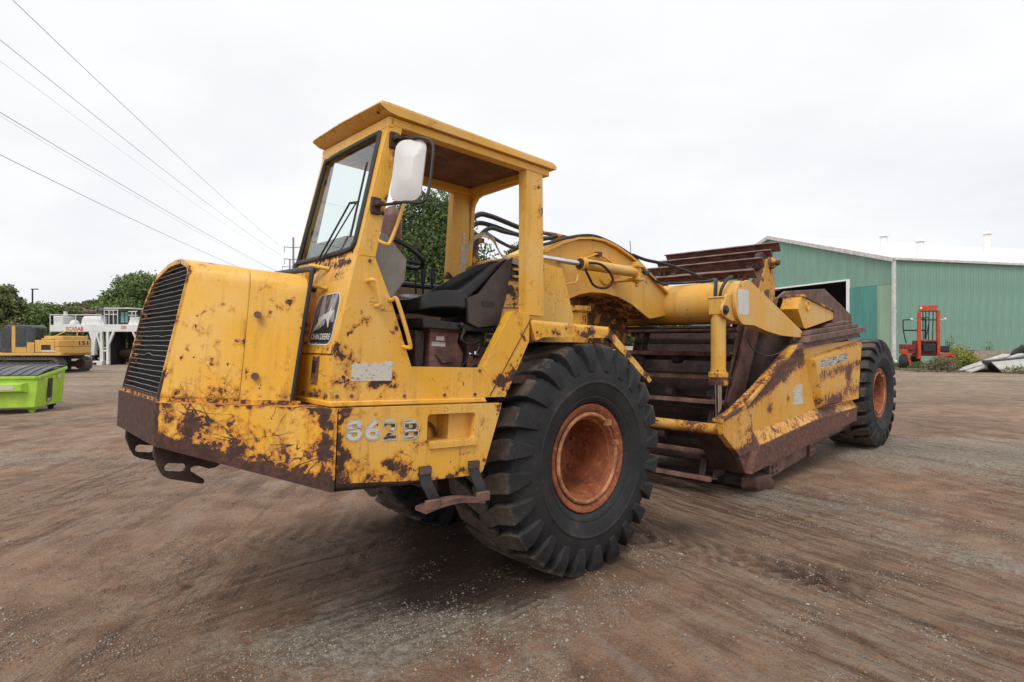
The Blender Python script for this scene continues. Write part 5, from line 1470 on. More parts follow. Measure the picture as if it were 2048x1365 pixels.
tree('broadleaf_tree', -5.2, 38, 11.2, 9.0, M['leaf_dark'], 'dense dark green tree seen through the open cab behind the seat', n=90000, leaf=.105, trunk=.3, lobes_n=95, base=.06, seed=1)
tree('broadleaf_tree', 1.2, 46, 9.2, 6.5, M['leaf_dark'], 'round green tree just showing above the hoses right of the cab', n=24000, leaf=.13, trunk=.25, lobes_n=44, base=.08, seed=2)
tree('broadleaf_tree', -32.1, 52, 7.7, 7.2, M['leaf_mid'], 'tall green tree rising behind the white compost turner', n=52000, leaf=.13, trunk=.28, lobes_n=60, base=.03, seed=3)
tree('broadleaf_tree', -28.2, 51, 6.6, 6.0, M['leaf_mid'], 'green tree behind the rusty grille of the scraper', n=22000, leaf=.13, trunk=.22, lobes_n=40, base=.03, seed=4)
hx = [(-49.5, 58, 7.1, 5.2, 'leaf_olive', 'tallest olive green tree at the left edge behind the excavator cab'), (-56.5, 63, 6.6, 7, 'leaf_olive', 'olive tree cut by the left edge of the view'),
      (-46.8, 60, 5.2, 6.0, 'leaf_mid', 'bushy green tree right of the excavator cab'), (-45.6, 62.5, 5.5, 5.5, 'leaf_olive', 'olive green tree left of the white turner rail'),
      (-53.5, 67, 5.9, 7, 'leaf_mid', 'green tree behind the left lamp post'), (-46.6, 66.5, 6.1, 5.0, 'leaf_mid', 'feathery green tree above the word on the white turner'), (-44.5, 69, 4.8, 6, 'leaf_dark', 'low dark bush tree between the lamp post and the tall tree')]
for i, (x, y, h, w, mt, lb) in enumerate(hx):
    tree('hedgerow_tree', x, y, h, w, M[mt], lb, n=17000, leaf=.17, trunk=.16, lobes_n=34, base=.0, group='trees along the left boundary', seed=20 + i)
# far wood on the horizon (one mass)
lob = []
for i in range(170):
    x = -260 + 520 * i / 170 + rng.normal() * 3
    h_ = 7 + 4 * rng.random()
    lob.append((x, 175 + 12 * rng.random(), h_ * .42, 6 + 3 * rng.random(), 4, h_ * .5))
P_, d = crown_points(70000, lob, .35); P_[:, 2] = np.maximum(P_[:, 2], .2)
wd = bpy.data.objects.new('far_wood', leaf_mesh('far_wood', P_, .62, M['leaf_dark'], d * .6)); COL.objects.link(wd); tag(wd, kind='stuff')

# ================================================================== POLES, CABLES, LAMP POSTS
def power_pole(x, y, h, label):
    t = empty('power_pole', (x, y, 0)); tag(t, label, 'power pole', 'poles of the power line')
    mb = MB(); mb.tube([(0, 0, 0), (0, 0, h)], [.34, .22], 10); build('pole', mb, M['pole'], t)
    for k_, z in enumerate((h - 2.2, h - 4.9)):
        mb = MB(); mb.tube(smooth_path([(-2.1, 0, z + .05), (-1, 0, z - .05), (0, 0, z - .12), (1, 0, z - .05), (2.0, 0, z + .05)], 3), .10, 6)
        build('cross_arm', mb, M['pole'], t)
        for sx in (-2.05, 1.95):
            mb = MB(); mb.tube([(sx, 0, z), (sx, 0, z - 1.3)], .06, 6)
            for q in range(6):
                mb.lathe([(.02, 0), (.12, .03), (.02, .07)], 'Z', (sx, 0, z - .3 - q * .16), 8)
            build('insulator', mb, M['pole'], t)
M['pole'] = plain('weathered_pole', (.26, .26, .27), .7)
M['cable'] = plain('power_cable', (.20, .20, .21), .6)
power_pole(-49.4, 135, 25.0, 'nearer tall power pole left of the windscreen')
power_pole(-63.6, 171, 25.0, 'farther and lower power pole left of the windscreen')
def at(px_, py_, d):
    return Vector(((px_ - 1024) / 1195 * d, d, 1.85 - (py_ - 680) / 1195 * d))
for a_, b_, sag, r_, lb in (((25, 0, 36), (556, 489, 134), 1.1, .022, 'highest power cable crossing the sky at the top left'), ((0, 80, 39), (560, 510, 135), 1.2, .022, 'second power cable from the top'), ((0, 122, 41), (548, 512, 138), 1.2, .010, 'thin pale third power cable from the top'),
                            ((0, 225, 43), (572, 552, 136), 1.0, .026, 'fourth power cable from the top, thick'), ((0, 232, 43.5), (560, 546, 137), 1.5, .010, 'thin power cable sagging close to the thick fourth one'), ((0, 310, 40), (560, 566, 137), 1.2, .024, 'lowest power cable on the left')):
    A, B = at(*a_), at(*b_); pts = []
    for i in range(-8, 25):
        t = i / 24; p = A + (B - A) * t; p.z -= sag * 4 * max(t, -.1) * (1 - t) * .5
        pts.append(p)
    mb = MB(); mb.tube(pts, r_ * .9, 5); o = build('power_cable', mb, M['cable']); tag(o, lb, 'power cable', 'cables of the power line')
for x_, top, d, side, lb in ((65, 579, 84, 1, 'left lamp post above the olive trees'), (200, 593, 84, 1, 'lamp post rising behind the white compost turner')):
    p = at(x_, top, d); t = empty('lamp_post', (p.x, d, 0)); tag(t, lb, 'lamp post', 'lamp posts beyond the yard')
    mb = MB(); mb.tube([(0, 0, 0), (0, 0, p.z)], [.14, .10], 8); build('post', mb, M['steel_dark'], t)
    mb = MB(); mb.box(-.15, .75, -.15, .15, p.z - .05, p.z + .08); build('lamp_head', mb, M['steel_dark'], t)

# ================================================================== GREEN METAL BUILDING
M['green'] = None
def sheetmetal(name, col, dirt=.35):
    k = NT(name)
    c = k.mix(k.mr(k.noise(.5, 5, .6, vec=k.coord((3, 3, .5))), .36, .64), tuple(x * .90 for x in col), tuple(min(1, x * 1.08) for x in col))
    c = k.mix(k.math('MULTIPLY', k.mr(k.noise(1.0, 6, .6, vec=k.coord((5, 5, .25))), .52, .72), dirt), c, (.30, .32, .26))
    c = k.mix(k.math('MULTIPLY', k.mr(k.noise(.9, 6, .65), .58, .70), .25), c, (.16, .25, .22))
    oi = k.t.nodes.new('ShaderNodeObjectInfo')
    c = k.mix(k.mr(oi.outputs['Random'], 0, 1, 0, .22, False), c, tuple(x * .72 + .05 for x in col))
    return k.fin(c, .5, 0, .4)
M['green'] = sheetmetal('green_metal_siding', (.185, .335, .268), .45)
M['green_l'] = sheetmetal('faded_green_siding', (.265, .39, .28))
M['teal'] = sheetmetal('teal_metal_siding', (.075, .270, .235), .15)
M['white_metal'] = plain('white_metal', (.82, .82, .82), .4, var=.03, scale=2)
M['white_dirty'] = plain('dirty_white_metal', (.56, .55, .53), .5, var=.15, scale=3)
M['dark_in'] = plain('dark_interior', (.03, .03, .032), .9)
M['concrete'] = plain('concrete', (.30, .29, .27), .9, var=.2)
BA = math.atan2(.2616, .965)
bd = empty('metal_building', (30.6, 48.0, 0), BA)
tag(bd, 'long green metal building with white roof and wide dark doorway in its gable', 'building')
ZE, ZP, HW = 8.36, 12.5, 14.6
rake = lambda y: ZE + (ZP - ZE) * (1 - abs(y - HW) / HW)
PW = .914
def panel_line():
    o = []
    for k_ in range(3):
        b_ = k_ * PW / 3
        o += [(b_, 0), (b_ + .225, 0), (b_ + .245, .024), (b_ + .280, .024), (b_ + .300, 0)]
    return o + [(PW, 0)]
PLN = panel_line()
def gable_panel(y0, z0f, z1f, mat, off=0.0, w=PW):
    mb = MB(); k_ = w / PW
    lo = [(-d_ - off, y0 + u * k_, z0f(y0 + u * k_)) for u, d_ in PLN]; hi = [(-d_ - off, y0 + u * k_, z1f(y0 + u * k_)) for u, d_ in PLN]
    mb.loft([lo, hi], False, False)
    return build('wall_panel', mb, M[mat], bd, angle=20)
DY0, DY1, DZ = 4.57, 21.0, 7.0
y = 0.0
while y < 2 * HW - .01:
    w = min(PW, 2 * HW - y)
    if y + w <= DY0 + .1:
        gable_panel(y, lambda q: 6.35, rake, 'green', w=w)
        gable_panel(y, lambda q: 0, lambda q: 6.33, 'green_l' if y < 1.4 else 'green', w=w)
    elif y >= DY1 - .3:
        gable_panel(y, lambda q: 0, rake, 'green', w=w)
    else:
        gable_panel(y, lambda q: DZ, rake, 'green', w=w)
    y += PW
y = 1.45
while y < 4.3:
    gable_panel(y, lambda q: .05, lambda q: 6.32, 'teal', .06, w=.74); y += .75
first = None
x = 0.0; i = 0
for i in range(46):
    if first is None:
        mb = MB(); mb.loft([[(u, -d_, 0) for u, d_ in PLN], [(u, -d_, ZE) for u, d_ in PLN]], False, False)
        first = build('wall_panel', mb, M['green'], bd, angle=20); o = first
    else:
        o = first.copy(); COL.objects.link(o)
    o.location = (i * PW, 0, 0)
LB = 46 * PW
mb = MB()
mb.loft([[(-.25, -.25, ZE - .02), (-.25, HW, ZP + .05), (-.25, HW, ZP + .13), (-.25, -.25, ZE + .08)], [(LB, -.25, ZE - .02), (LB, HW, ZP + .05), (LB, HW, ZP + .13), (LB, -.25, ZE + .08)]])
mb.loft([[(-.25, 2 * HW + .25, ZE - .02), (-.25, HW, ZP + .05), (-.25, HW, ZP + .13), (-.25, 2 * HW + .25, ZE + .08)], [(LB, 2 * HW + .25, ZE - .02), (LB, HW, ZP + .05), (LB, HW, ZP + .13), (LB, 2 * HW + .25, ZE + .08)]])
rf_ = build('roof', mb, M['white_metal'], bd)
mb = MB()
for k_ in range(int(LB / .61)):
    q = k_ * .61
    mb.loft([[(q, -.25, ZE + .08), (q + .04, -.25, ZE + .08), (q + .03, -.25, ZE + .12), (q + .01, -.25, ZE + .12)], [(q, HW, ZP + .13), (q + .04, HW, ZP + .13), (q + .03, HW, ZP + .17), (q + .01, HW, ZP + .17)]])
build('roof_ribs', mb, M['white_metal'], rf_, flat=True)
for xv, yv, zt, r_ in ((4.45, 5.0, 11.35, .30), (6.3, 3.0, 10.65, .30), (19.5, 7.0, 12.6, .34)):
    zb_ = rake(yv)
    mb = MB(); mb.cyl((xv, yv, zb_ - .2), (xv, yv, zt - .25), r_, 16); vt = build('roof_vent', mb, M['white_metal'], rf_)
    mb = MB(); mb.lathe([(r_ + .02, -.22), (r_ * 1.55, -.16), (r_ * 1.55, -.06), (.01, .10)], 'Z', (xv, yv, zt), 16)
    o = build('vent_cap', mb, M['white_metal'], vt)
mb = MB()
for s_ in (-1, 1):
    e0 = HW + s_ * (HW + .2)
    mb.loft([[(-.30, HW, ZP - .22), (-.05, HW, ZP - .22), (-.05, HW, ZP + .15), (-.30, HW, ZP + .15)], [(-.30, e0, ZE - .28), (-.05, e0, ZE - .28), (-.05, e0, ZE + .09), (-.30, e0, ZE + .09)]])
build('rake_trim', mb, M['white_dirty'], bd, bevel=.02)
mb = MB(); mb.box(-.2, LB, -.28, -.12, ZE - .12, ZE + .06); build('gutter', mb, M['white_dirty'], bd)
mb = MB(); mb.box(-.07, .06, -.06, .07, 0, ZE - .1); build('corner_trim', mb, M['white_dirty'], bd)
mb = MB(); mb.box(-.14, .10, -.20, -.07, .25, ZE - .12); mb.box(-.16, .12, -.22, -.05, 4.05, 4.2); mb.loft([[(-.14, -.20, .25), (.10, -.20, .25), (.10, -.07, .25), (-.14, -.07, .25)], [(-.14, -.45, .05), (.10, -.45, .05), (.10, -.32, .02), (-.14, -.32, .02)]]); build('downspout', mb, M['white_dirty'], bd)
mb = MB(); mb.box(-.12, .05, DY0 - .32, DY0, 0, DZ + .12); mb.box(-.12, .05, DY1, DY1 + .3, 0, DZ + .12); mb.box(-.12, .05, DY0, DY1, DZ, DZ + .14); build('door_frame', mb, M['white_metal'], bd, bevel=.01)
mb = MB(); mb.box(LB - .1, LB, 0, 2 * HW, 0, ZE); mb.box(.1, LB, 2 * HW - .08, 2 * HW, 0, ZE); mb.box(12, 12.2, .2, 2 * HW - .2, 0, ZE - .1); build('inner_wall', mb, M['dark_in'], bd)
mb = MB(); mb.box(.02, LB, .1, 2 * HW - .1, .03, .08); build('slab', mb, M['concrete'], bd)

# ================================================================== RED FORKLIFT BY THE WALL
M['red'] = plain('red_orange_paint', (.50, .055, .020), .45, var=.2, scale=5)
M['red_dark'] = plain('dark_red_paint', (.16, .020, .018), .5, var=.4)
M['tyre_small'] = plain('small_tyre', (.030, .029, .028), .8, var=.4, scale=14)
ff = empty('forklift', (25.6, 36.8, z0_(25.6, 36.8)), R(12)); tag(ff, 'red three-wheeled truck forklift with tall mast parked by the green wall', 'forklift')
q = .00451
fx = lambda u: (u - 580) * q
fz = lambda v: (1090 - v) * q
ff.rotation_euler[2] = R(-14)
for u0, u1 in ((452, 494), (684, 722)):
    mb = MB(); mb.loft([[(fx(u0) , -.12, fz(950)), (fx(u1), -.12, fz(950)), (fx(u1), .10, fz(950)), (fx(u0), .10, fz(950))], [(fx(u0) + (.04 if u0 < 500 else 0), -.12, fz(300)), (fx(u1), -.12, fz(300)), (fx(u1), .10, fz(300)), (fx(u0) + (.04 if u0 < 500 else 0), .10, fz(300))]]); build('mast_rail', mb, M['red'], ff, bevel=.015)
mb = MB(); mb.box(fx(470), fx(690), -.16, .02, fz(292), fz(218)); build('mast_head', mb, M['red'], ff, bevel=.02)
mb = MB(); mb.box(fx(472), fx(500), -.165, -.161, fz(268), fz(240)); build('white_sticker', mb, M['white_print'], ff)
mb = MB(); mb.box(fx(470), fx(720), -.1, .08, fz(306), fz(296)); mb.box(fx(480), fx(700), .0, .06, fz(425), fz(410)); build('mast_crossbar', mb, M['steel_dark'], ff)
for u in (525, 560, 600, 648):
    mb = MB(); mb.tube([(fx(u), .02, fz(300)), (fx(u + (4 if u < 580 else -8)), .02, fz(700))], .028, 6); build('mast_chain', mb, M['steel_dark'], ff)
mb = MB(); mb.box(fx(430), fx(690), .05, .5, fz(900), fz(700)); mb.box(fx(500), fx(680), -.2, .05, fz(720), fz(695)); build('carriage', mb, M['red_dark'], ff, bevel=.02)
mb = MB(); mb.box(fx(510), fx(660), -.22, -.05, fz(850), fz(740)); build('engine', mb, M['steel_dark'], ff, bevel=.02)
mb = MB(); mb.tube(smooth_path([(fx(370), .6, fz(740)), (fx(335), .6, fz(570)), (fx(330), .6, fz(430)), (fx(350), .6, fz(412)), (fx(560), .6, fz(405)), (fx(600), .6, fz(420)), (fx(598), .6, fz(680))], 4), .035, 6); mb.tube([(fx(330), .6, fz(557)), (fx(595), .6, fz(557))], .045, 6); mb.tube(smooth_path([(fx(510), .5, fz(690)), (fx(520), .5, fz(420)), (fx(575), .5, fz(385)), (fx(640), .5, fz(410)), (fx(600), .5, fz(680))], 4), .03, 6); build('overhead_guard', mb, M['steel_dark'], ff)
for u, u2 in ((385, 455), (785, 715)):
    mb = MB(); mb.tube([(fx(u2), .0, fz(420)), (fx(u), .0, fz(415))], .03, 6); mb.sphere((fx(u), -.02, fz(408)), .09, 10); build('work_light', mb, M['white_dirty'], ff)
mb = MB(); mb.box(fx(285), fx(440), .0, .7, fz(880), fz(750)); mb.box(fx(300), fx(420), -.05, .3, fz(830), fz(770)); build('counterweight', mb, M['red_dark'], ff, bevel=.03)
mb = MB(); mb.box(fx(722), fx(840), .0, .6, fz(860), fz(770)); build('tank', mb, M['steel_dark'], ff, bevel=.05)
mb = MB(); mb.prism([(fx(240), fz(880)), (fx(240), fz(820)), (fx(310), fz(820)), (fx(375), fz(1030)), (fx(335), fz(1040)), (fx(300), fz(900))], 'Y', -.3, .0); build('leg', mb, M['red'], ff, bevel=.02)
mb = MB(); mb.prism([(fx(700), fz(920)), (fx(700), fz(870)), (fx(850), fz(865)), (fx(985), fz(1000)), (fx(960), fz(1035)), (fx(835), fz(910))], 'Y', -.3, .0); build('leg', mb, M['red'], ff, bevel=.02)
mb = MB(); mb.box(fx(320), fx(700), -.02, .12, fz(875), fz(855)); mb.box(fx(360), fx(700), .0, .12, fz(910), fz(895)); build('crossbeam', mb, M['red_dark'], ff)
for u, w_, yy in ((278, .45, -.15), (1010, .45, -.1), (520, .5, 1.1)):
    mb = MB(); r_ = .43 if u != 1010 else .36
    prof = [(r_ * .5, -w_ / 2 + .03), (r_ * .8, -w_ / 2), (r_ * .97, -w_ / 2 + .06), (r_, -w_ / 2 + .1), (r_, w_ / 2 - .1), (r_ * .97, w_ / 2 - .06), (r_ * .8, w_ / 2), (r_ * .5, w_ / 2 - .03)]
    mb.lathe(prof, 'X', (0, 0, 0), 28)
    for k_ in range(22):
        a_ = k_ * 2 * math.pi / 22
        mb.loft([[(sx, (r_ + e) * math.cos(a_ + t), (r_ + e) * math.sin(a_ + t)) for t, e in ((-.07, -.02), (-.06, .025), (.06, .025), (.07, -.02))] for sx in (-w_ / 2 + .04, w_ / 2 - .04)])
    wo = build('wheel', mb, M['tyre_small'], ff); wo.location = (fx(u), yy, r_); wo.rotation_euler = (0, 0, R(-25))
    mb = MB(); mb.lathe([(.001, -w_ / 2 + .06), (r_ * .48, -w_ / 2 + .05), (r_ * .52, -w_ / 2 + .02)], 'X', (0, 0, 0), 16); build('rim', mb, M['white_dirty'], wo)

# ---- boards, tank panel, tyres, weeds at the wall
M['board'] = plain('grey_weathered_boards', (.50, .48, .44), .85, var=.2, scale=4)
M['white_panel'] = plain('off_white_panel', (.68, .66, .64), .6, var=.08, scale=2)
M['rust_sheet'] = plain('faded_brown_sheet', (.26, .21, .17), .8, var=.2)
d_ = 33.5
def gp(u, v, d):
    return at(1780 + u * .14653, 580 + v * .14653, d)
def beam(name, a, b, w, t, mat, label, cat, group=None):
    a, b = Vector(a), Vector(b); ax = (b - a).normalized(); sd_ = Vector((0, 1, 0)).cross(ax).normalized(); up_ = ax.cross(sd_)
    sd_ = Vector((0.25, 1, 0)).normalized(); up_ = ax.cross(sd_).normalized()
    mb = MB(); mb.loft([[tuple(p + sd_ * s1 * w / 2 + up_ * s2 * t / 2) for s1, s2 in ((-1, -1), (1, -1), (1, 1), (-1, 1))] for p in (a, b)])
    o = build(name, mb, mat, bevel=.01); tag(o, label, cat, group); return o
p0, p1 = gp(930, 1190, 34.0), gp(1590, 885, 34.6); p0.z = .08
b1 = beam('board', p0, p1, .75, .09, M['board'], 'upper grey weathered board sloping down left on the scrap heap', 'board', 'grey boards on the scrap heap')
for k_ in range(2):
    pass
p0, p1 = gp(1060, 1195, 33.2), gp(1790, 880, 34.4); p0.z = .06
beam('board', p0, p1, .55, .09, M['board'], 'lower grey weathered board leaning beside the white panel box', 'board', 'grey boards on the scrap heap')
bx = empty('panel_box', (0, 0, 0)); bx.location = gp(1560, 1160, 33.0); bx.location.z = z0_(bx.location.x, bx.location.y) + .02; bx.rotation_euler = (0, R(-5), R(-8))
tag(bx, 'off-white box with dark open end lying tilted at the right edge', 'box')
mb = MB(); mb.loft([[(-.30, -.4, .0), (2.6, -.4, .1), (2.6, .4, .1), (-.30, .4, .0)], [(-.85, -.4, .68), (2.6, -.4, .76), (2.6, .4, .76), (-.85, .4, .68)]]); build('shell', mb, M['white_panel'], bx, bevel=.03)
mb = MB(); mb.loft([[(-.36, -.39, .03), (-.32, -.39, .03), (-.32, .39, .03), (-.36, .39, .03)], [(-.90, -.39, .66), (-.86, -.39, .66), (-.86, .39, .66), (-.90, .39, .66)]]); build('open_end', mb, M['black'], bx)
mb = MB(); mb.loft([[(-.88, -.42, .685), (-.88, .42, .685), (-.88, .42, .715), (-.88, -.42, .715)], [(2.6, -.42, .765), (2.6, .42, .765), (2.6, .42, .795), (2.6, -.42, .795)]]); build('rim', mb, M['steel_dark'], bx)
sh0 = gp(1200, 1000, 36); mb = MB(); mb.loft([[(-.3, 0, 0), (2.2, 0, 0), (2.2, .06, 0), (-.3, .06, 0)], [(.0, .25, .75), (2.3, .25, .75), (2.3, .31, .75), (0, .31, .75)]]); o = build('rusty_sheet', mb, M['rust_sheet']); o.location = (sh0.x, 36, .45); tag(o, 'faded brown metal sheet leaning behind the grey boards', 'metal sheet')
def old_tyre(loc, rot, s, label):
    mb = MB(); mb.lathe([(.28, -.10), (.40, -.15), (.49, -.12), (.51, 0), (.49, .12), (.40, .15), (.28, .10)], 'Z', (0, 0, 0), 28)
    o = build('old_tyre', mb, M['tyre_small']); o.location = loc; o.rotation_euler = rot; o.scale = (s, s, s); tag(o, label, 'tyre', 'old tyres by the green wall')
g_ = gp(1215, 860, 37.5); old_tyre((g_.x, 37.5, .95), (R(8), R(0), 0), 1.25, 'black tyre lying flat on the heap left of the brown sheet top')
g_ = gp(1860, 900, 34.8); old_tyre((g_.x, 34.8, .75), (R(75), 0, R(-30)), 1.5, 'black tyre standing at the right edge beside the white box')
g_ = gp(1850, 780, 36.0); old_tyre((g_.x + .4, 36.0, 1.15), (R(25), 0, R(30)), 1.3, 'black tyre topmost on the pile at the right edge')
def weed(u, v, d, w, h, n, mats, label, leaf=.05, upright=.6):
    g_ = gp(u, v, d); t = empty('weed_clump', (g_.x, d, z0_(g_.x, d))); tag(t, label, 'weed', 'weeds along the green wall')
    for mt, frac, zl in mats:
        m_ = int(n * frac)
        a = rng.random(m_) * 6.283; rr = w / 2 * np.sqrt(rng.random(m_)); zz = h * (zl[0] + (zl[1] - zl[0]) * rng.random(m_)) * (1 - .55 * (rr / (w / 2)) ** 2)
        P_ = np.stack([rr * np.cos(a), rr * np.sin(a), zz + .03], -1) + rng.normal(size=(m_, 3)) * .04
        o = bpy.data.objects.new('flowers' if mt == 'flower' else 'foliage', leaf_mesh('foliage', P_, leaf, M[mt], np.array([0, 0, upright]) + 0 * P_)); COL.objects.link(o); o.parent = t
        o['kind'] = 'stuff'
    st_ = MB()
    for i in range(12):
        a = rng.random() * 6.28; r_ = w * .35 * rng.random()
        st_.tube([(r_ * .3 * math.cos(a), r_ * .3 * math.sin(a), 0), (r_ * math.cos(a), r_ * math.sin(a), h * .8)], .008, 4)
    build('stem', st_, M['leaf_weed_stem'] if 'leaf_weed_stem' in M else M['bark'], t)
weed(700, 1170, 34.0, 1.3, .95, 2200, (('leaf_dry', .9, (0, 1)), ('leaf_weed', .1, (.3, 1))), 'dry brown weed clump in front of the red forklift')
weed(860, 1150, 34.5, .8, .8, 1200, (('leaf_weed', .5, (0, 1)), ('leaf_dry', .5, (0, .8))), 'half green weed clump right of the dry brown one')
weed(960, 1080, 36.5, 1.5, 1.7, 1500, (('leaf_weed', .75, (0, .9)), ('flower', .25, (.55, .95))), 'tall weeds with yellow flowers right of the red forklift')
weed(820, 1000, 38.0, .9, 2.1, 700, (('leaf_weed', 1, (0, 1)),), 'tall thin green weed behind the right leg of the forklift')
weed(1080, 1080, 35.5, 1.2, 1.1, 900, (('leaf_weed', .8, (0, 1)), ('flower', .2, (.7, 1))), 'green weeds with few flowers against the grey boards')
weed(420, 1090, 36.5, 1.4, .5, 700, (('leaf_weed', .7, (0, 1)), ('leaf_dry', .3, (0, 1))), 'low weeds between the wheels of the forklift')
weed(180, 1080, 37.5, 1.3, .45, 600, (('leaf_weed', .7, (0, 1)), ('leaf_dry', .3, (0, 1))), 'low weeds left of the forklift wheel')
weed(1350, 900, 38.0, .8, 1.7, 500, (('leaf_weed', 1, (0, 1)),), 'green weed poking up above the brown sheet')
weed(1760, 1190, 32.3, 1.6, .4, 700, (('leaf_weed', .6, (0, 1)), ('leaf_dry', .4, (0, 1))), 'low weeds in front of the white box')
# grass strip along the wall
n = 26000
u_ = rng.random(n); v_ = rng.random(n)
gxp = 23.0 + 26 * u_; gyp = 33.5 + .10 * (gxp - 23) + 9 * v_ ** 1.5 + 1.2 * fbm(gxp, gxp * 0 + 3, .8, 3, 7)
P_ = np.stack([gxp, gyp, z_at(gxp, gyp) + .05], -1)
m_ = fbm(gxp, gyp, .7, 3, 17) > -.10
gm = bpy.data.objects.new('grass_strip', leaf_mesh('grass_strip', P_[m_], .09, M['leaf_dry'], np.array([0, .0, .2]) + 0 * P_[m_])); COL.objects.link(gm); tag(gm, kind='stuff')
gm2 = bpy.data.objects.new('grass_strip', leaf_mesh('grass_strip', P_[~m_] + np.array([0, .3, 0]), .09, M['leaf_weed'], np.array([0, .0, .2]) + 0 * P_[~m_])); COL.objects.link(gm2); tag(gm2, kind='stuff')

# ================================================================== GREEN BIN
M['lime'] = plain('lime_green_paint', (.36, .58, .055), .45, var=.10, scale=4)
M['lid'] = plain('black_plastic_lid', (.045, .047, .055), .35, var=.3)
dp = empty('rubbish_bin', (-12.72, 15.5, z0_(-12.72, 15.5)), R(13)); tag(dp, 'lime green steel rubbish bin with sloped black lid at the left edge', 'bin')
# local: +x long side to the right-back, viewer sees -y (end with sleeve) and +x faces
mb = MB(); W_, Dp, Hh = 1.0, .68, 1.0
mb.loft([[(-W_, -Dp, .16), (.62, -Dp, .16), (.62, Dp, .16), (-W_, Dp, .16)], [(-W_, -Dp, .92), (.70, -Dp, .92), (.70, Dp, 1.10), (-W_, Dp, 1.10)]])
build('body', mb, M['lime'], dp, bevel=.012)
mb = MB(); mb.box(-W_ - .02, .74, -Dp - .04, -Dp + .02, .88, .95); mb.loft([[(.66, -Dp - .04, .88), (.75, -Dp - .04, .88), (.75, Dp, 1.06), (.66, Dp, 1.06)], [(.66, -Dp - .04, .95), (.75, -Dp - .04, .95), (.75, Dp, 1.13), (.66, Dp, 1.13)]]); build('rim', mb, M['lime'], dp, bevel=.008)
mb = MB(); mb.loft([[(-.75, -Dp - .16, .58), (.40, -Dp - .16, .58), (.48, -Dp, .54), (-.75, -Dp, .54)], [(-.75, -Dp - .16, .76), (.40, -Dp - .16, .76), (.46, -Dp, .80), (-.75, -Dp, .80)]]); build('lifting_sleeve', mb, M['lime'], dp, bevel=.008)
mb = MB(); mb.box(-.70, .25, -Dp - .165, -Dp - .161, .62, .73); build('label', mb, M['white_label'], dp)
mb = MB()
nl = 8
for half in ((-W_, -.16), (-.14, .70)):
    rings = []
    for i in range(nl + 1):
        t = i / nl; y = -Dp - .03 + (2 * Dp + .03) * t; z = .95 + .19 * t + .06 * math.sin(math.pi * t)
        rings.append([(half[0], y, z), (half[1], y, z), (half[1], y, z + .03), (half[0], y, z + .03)])
    m_ = MB(); m_.loft(rings)
    for r_ in (.25, .5, .75):
        xx = half[0] + (half[1] - half[0]) * r_
        m_.loft([[(xx - .03, p[0][1], p[2][2]), (xx + .03, p[0][1], p[2][2]), (xx + .02, p[0][1], p[2][2] + .02), (xx - .02, p[0][1], p[2][2] + .02)] for p in rings])
    build('lid', m_, M['lid'], dp, bevel=.006)
sidef = lambda y0, z0: (lambda u, v: (.655 + .075 * ((z0 + v) - .16) / .9 - .012, y0 + u, z0 + v))
mb = MB(); mb.loft([[(.668, -.18, .36), (.668, .02, .36), (.695, .02, .86), (.695, -.18, .86)], [(.674, -.18, .36), (.674, .02, .36), (.701, .02, .86), (.701, -.18, .86)]]); build('notice', mb, M['black_print'], dp)
mb = MB(); mb.loft([[(.655, -.17, .26), (.655, .03, .26), (.665, .03, .34), (.665, -.17, .34)], [(.662, -.17, .26), (.662, .03, .26), (.672, .03, .34), (.672, -.17, .34)]]); build('notice', mb, M['worn_black'], dp)
for y0 in (-.45, .25):
    mb = MB(); mb.loft([[(.688, y0, .84), (.688, y0 + .18, .84), (.70, y0 + .18, .95), (.70, y0, .95)], [(.695, y0, .84), (.695, y0 + .18, .84), (.707, y0 + .18, .95), (.707, y0, .95)]]); build('label', mb, M['white_label'], dp)
for x_, y_ in ((.45, -.45), (.45, .45), (-.85, -.45), (-.85, .45)):
    mb = MB(); mb.box(x_ - .10, x_ + .10, y_ - .06, y_ + .06, .10, .17); mb.cyl((x_, y_ - .03, .07), (x_, y_ + .03, .07), .07, 14); build('castor', mb, M['lime'] if y_ < 0 else M['steel_dark'], dp, bevel=.005)

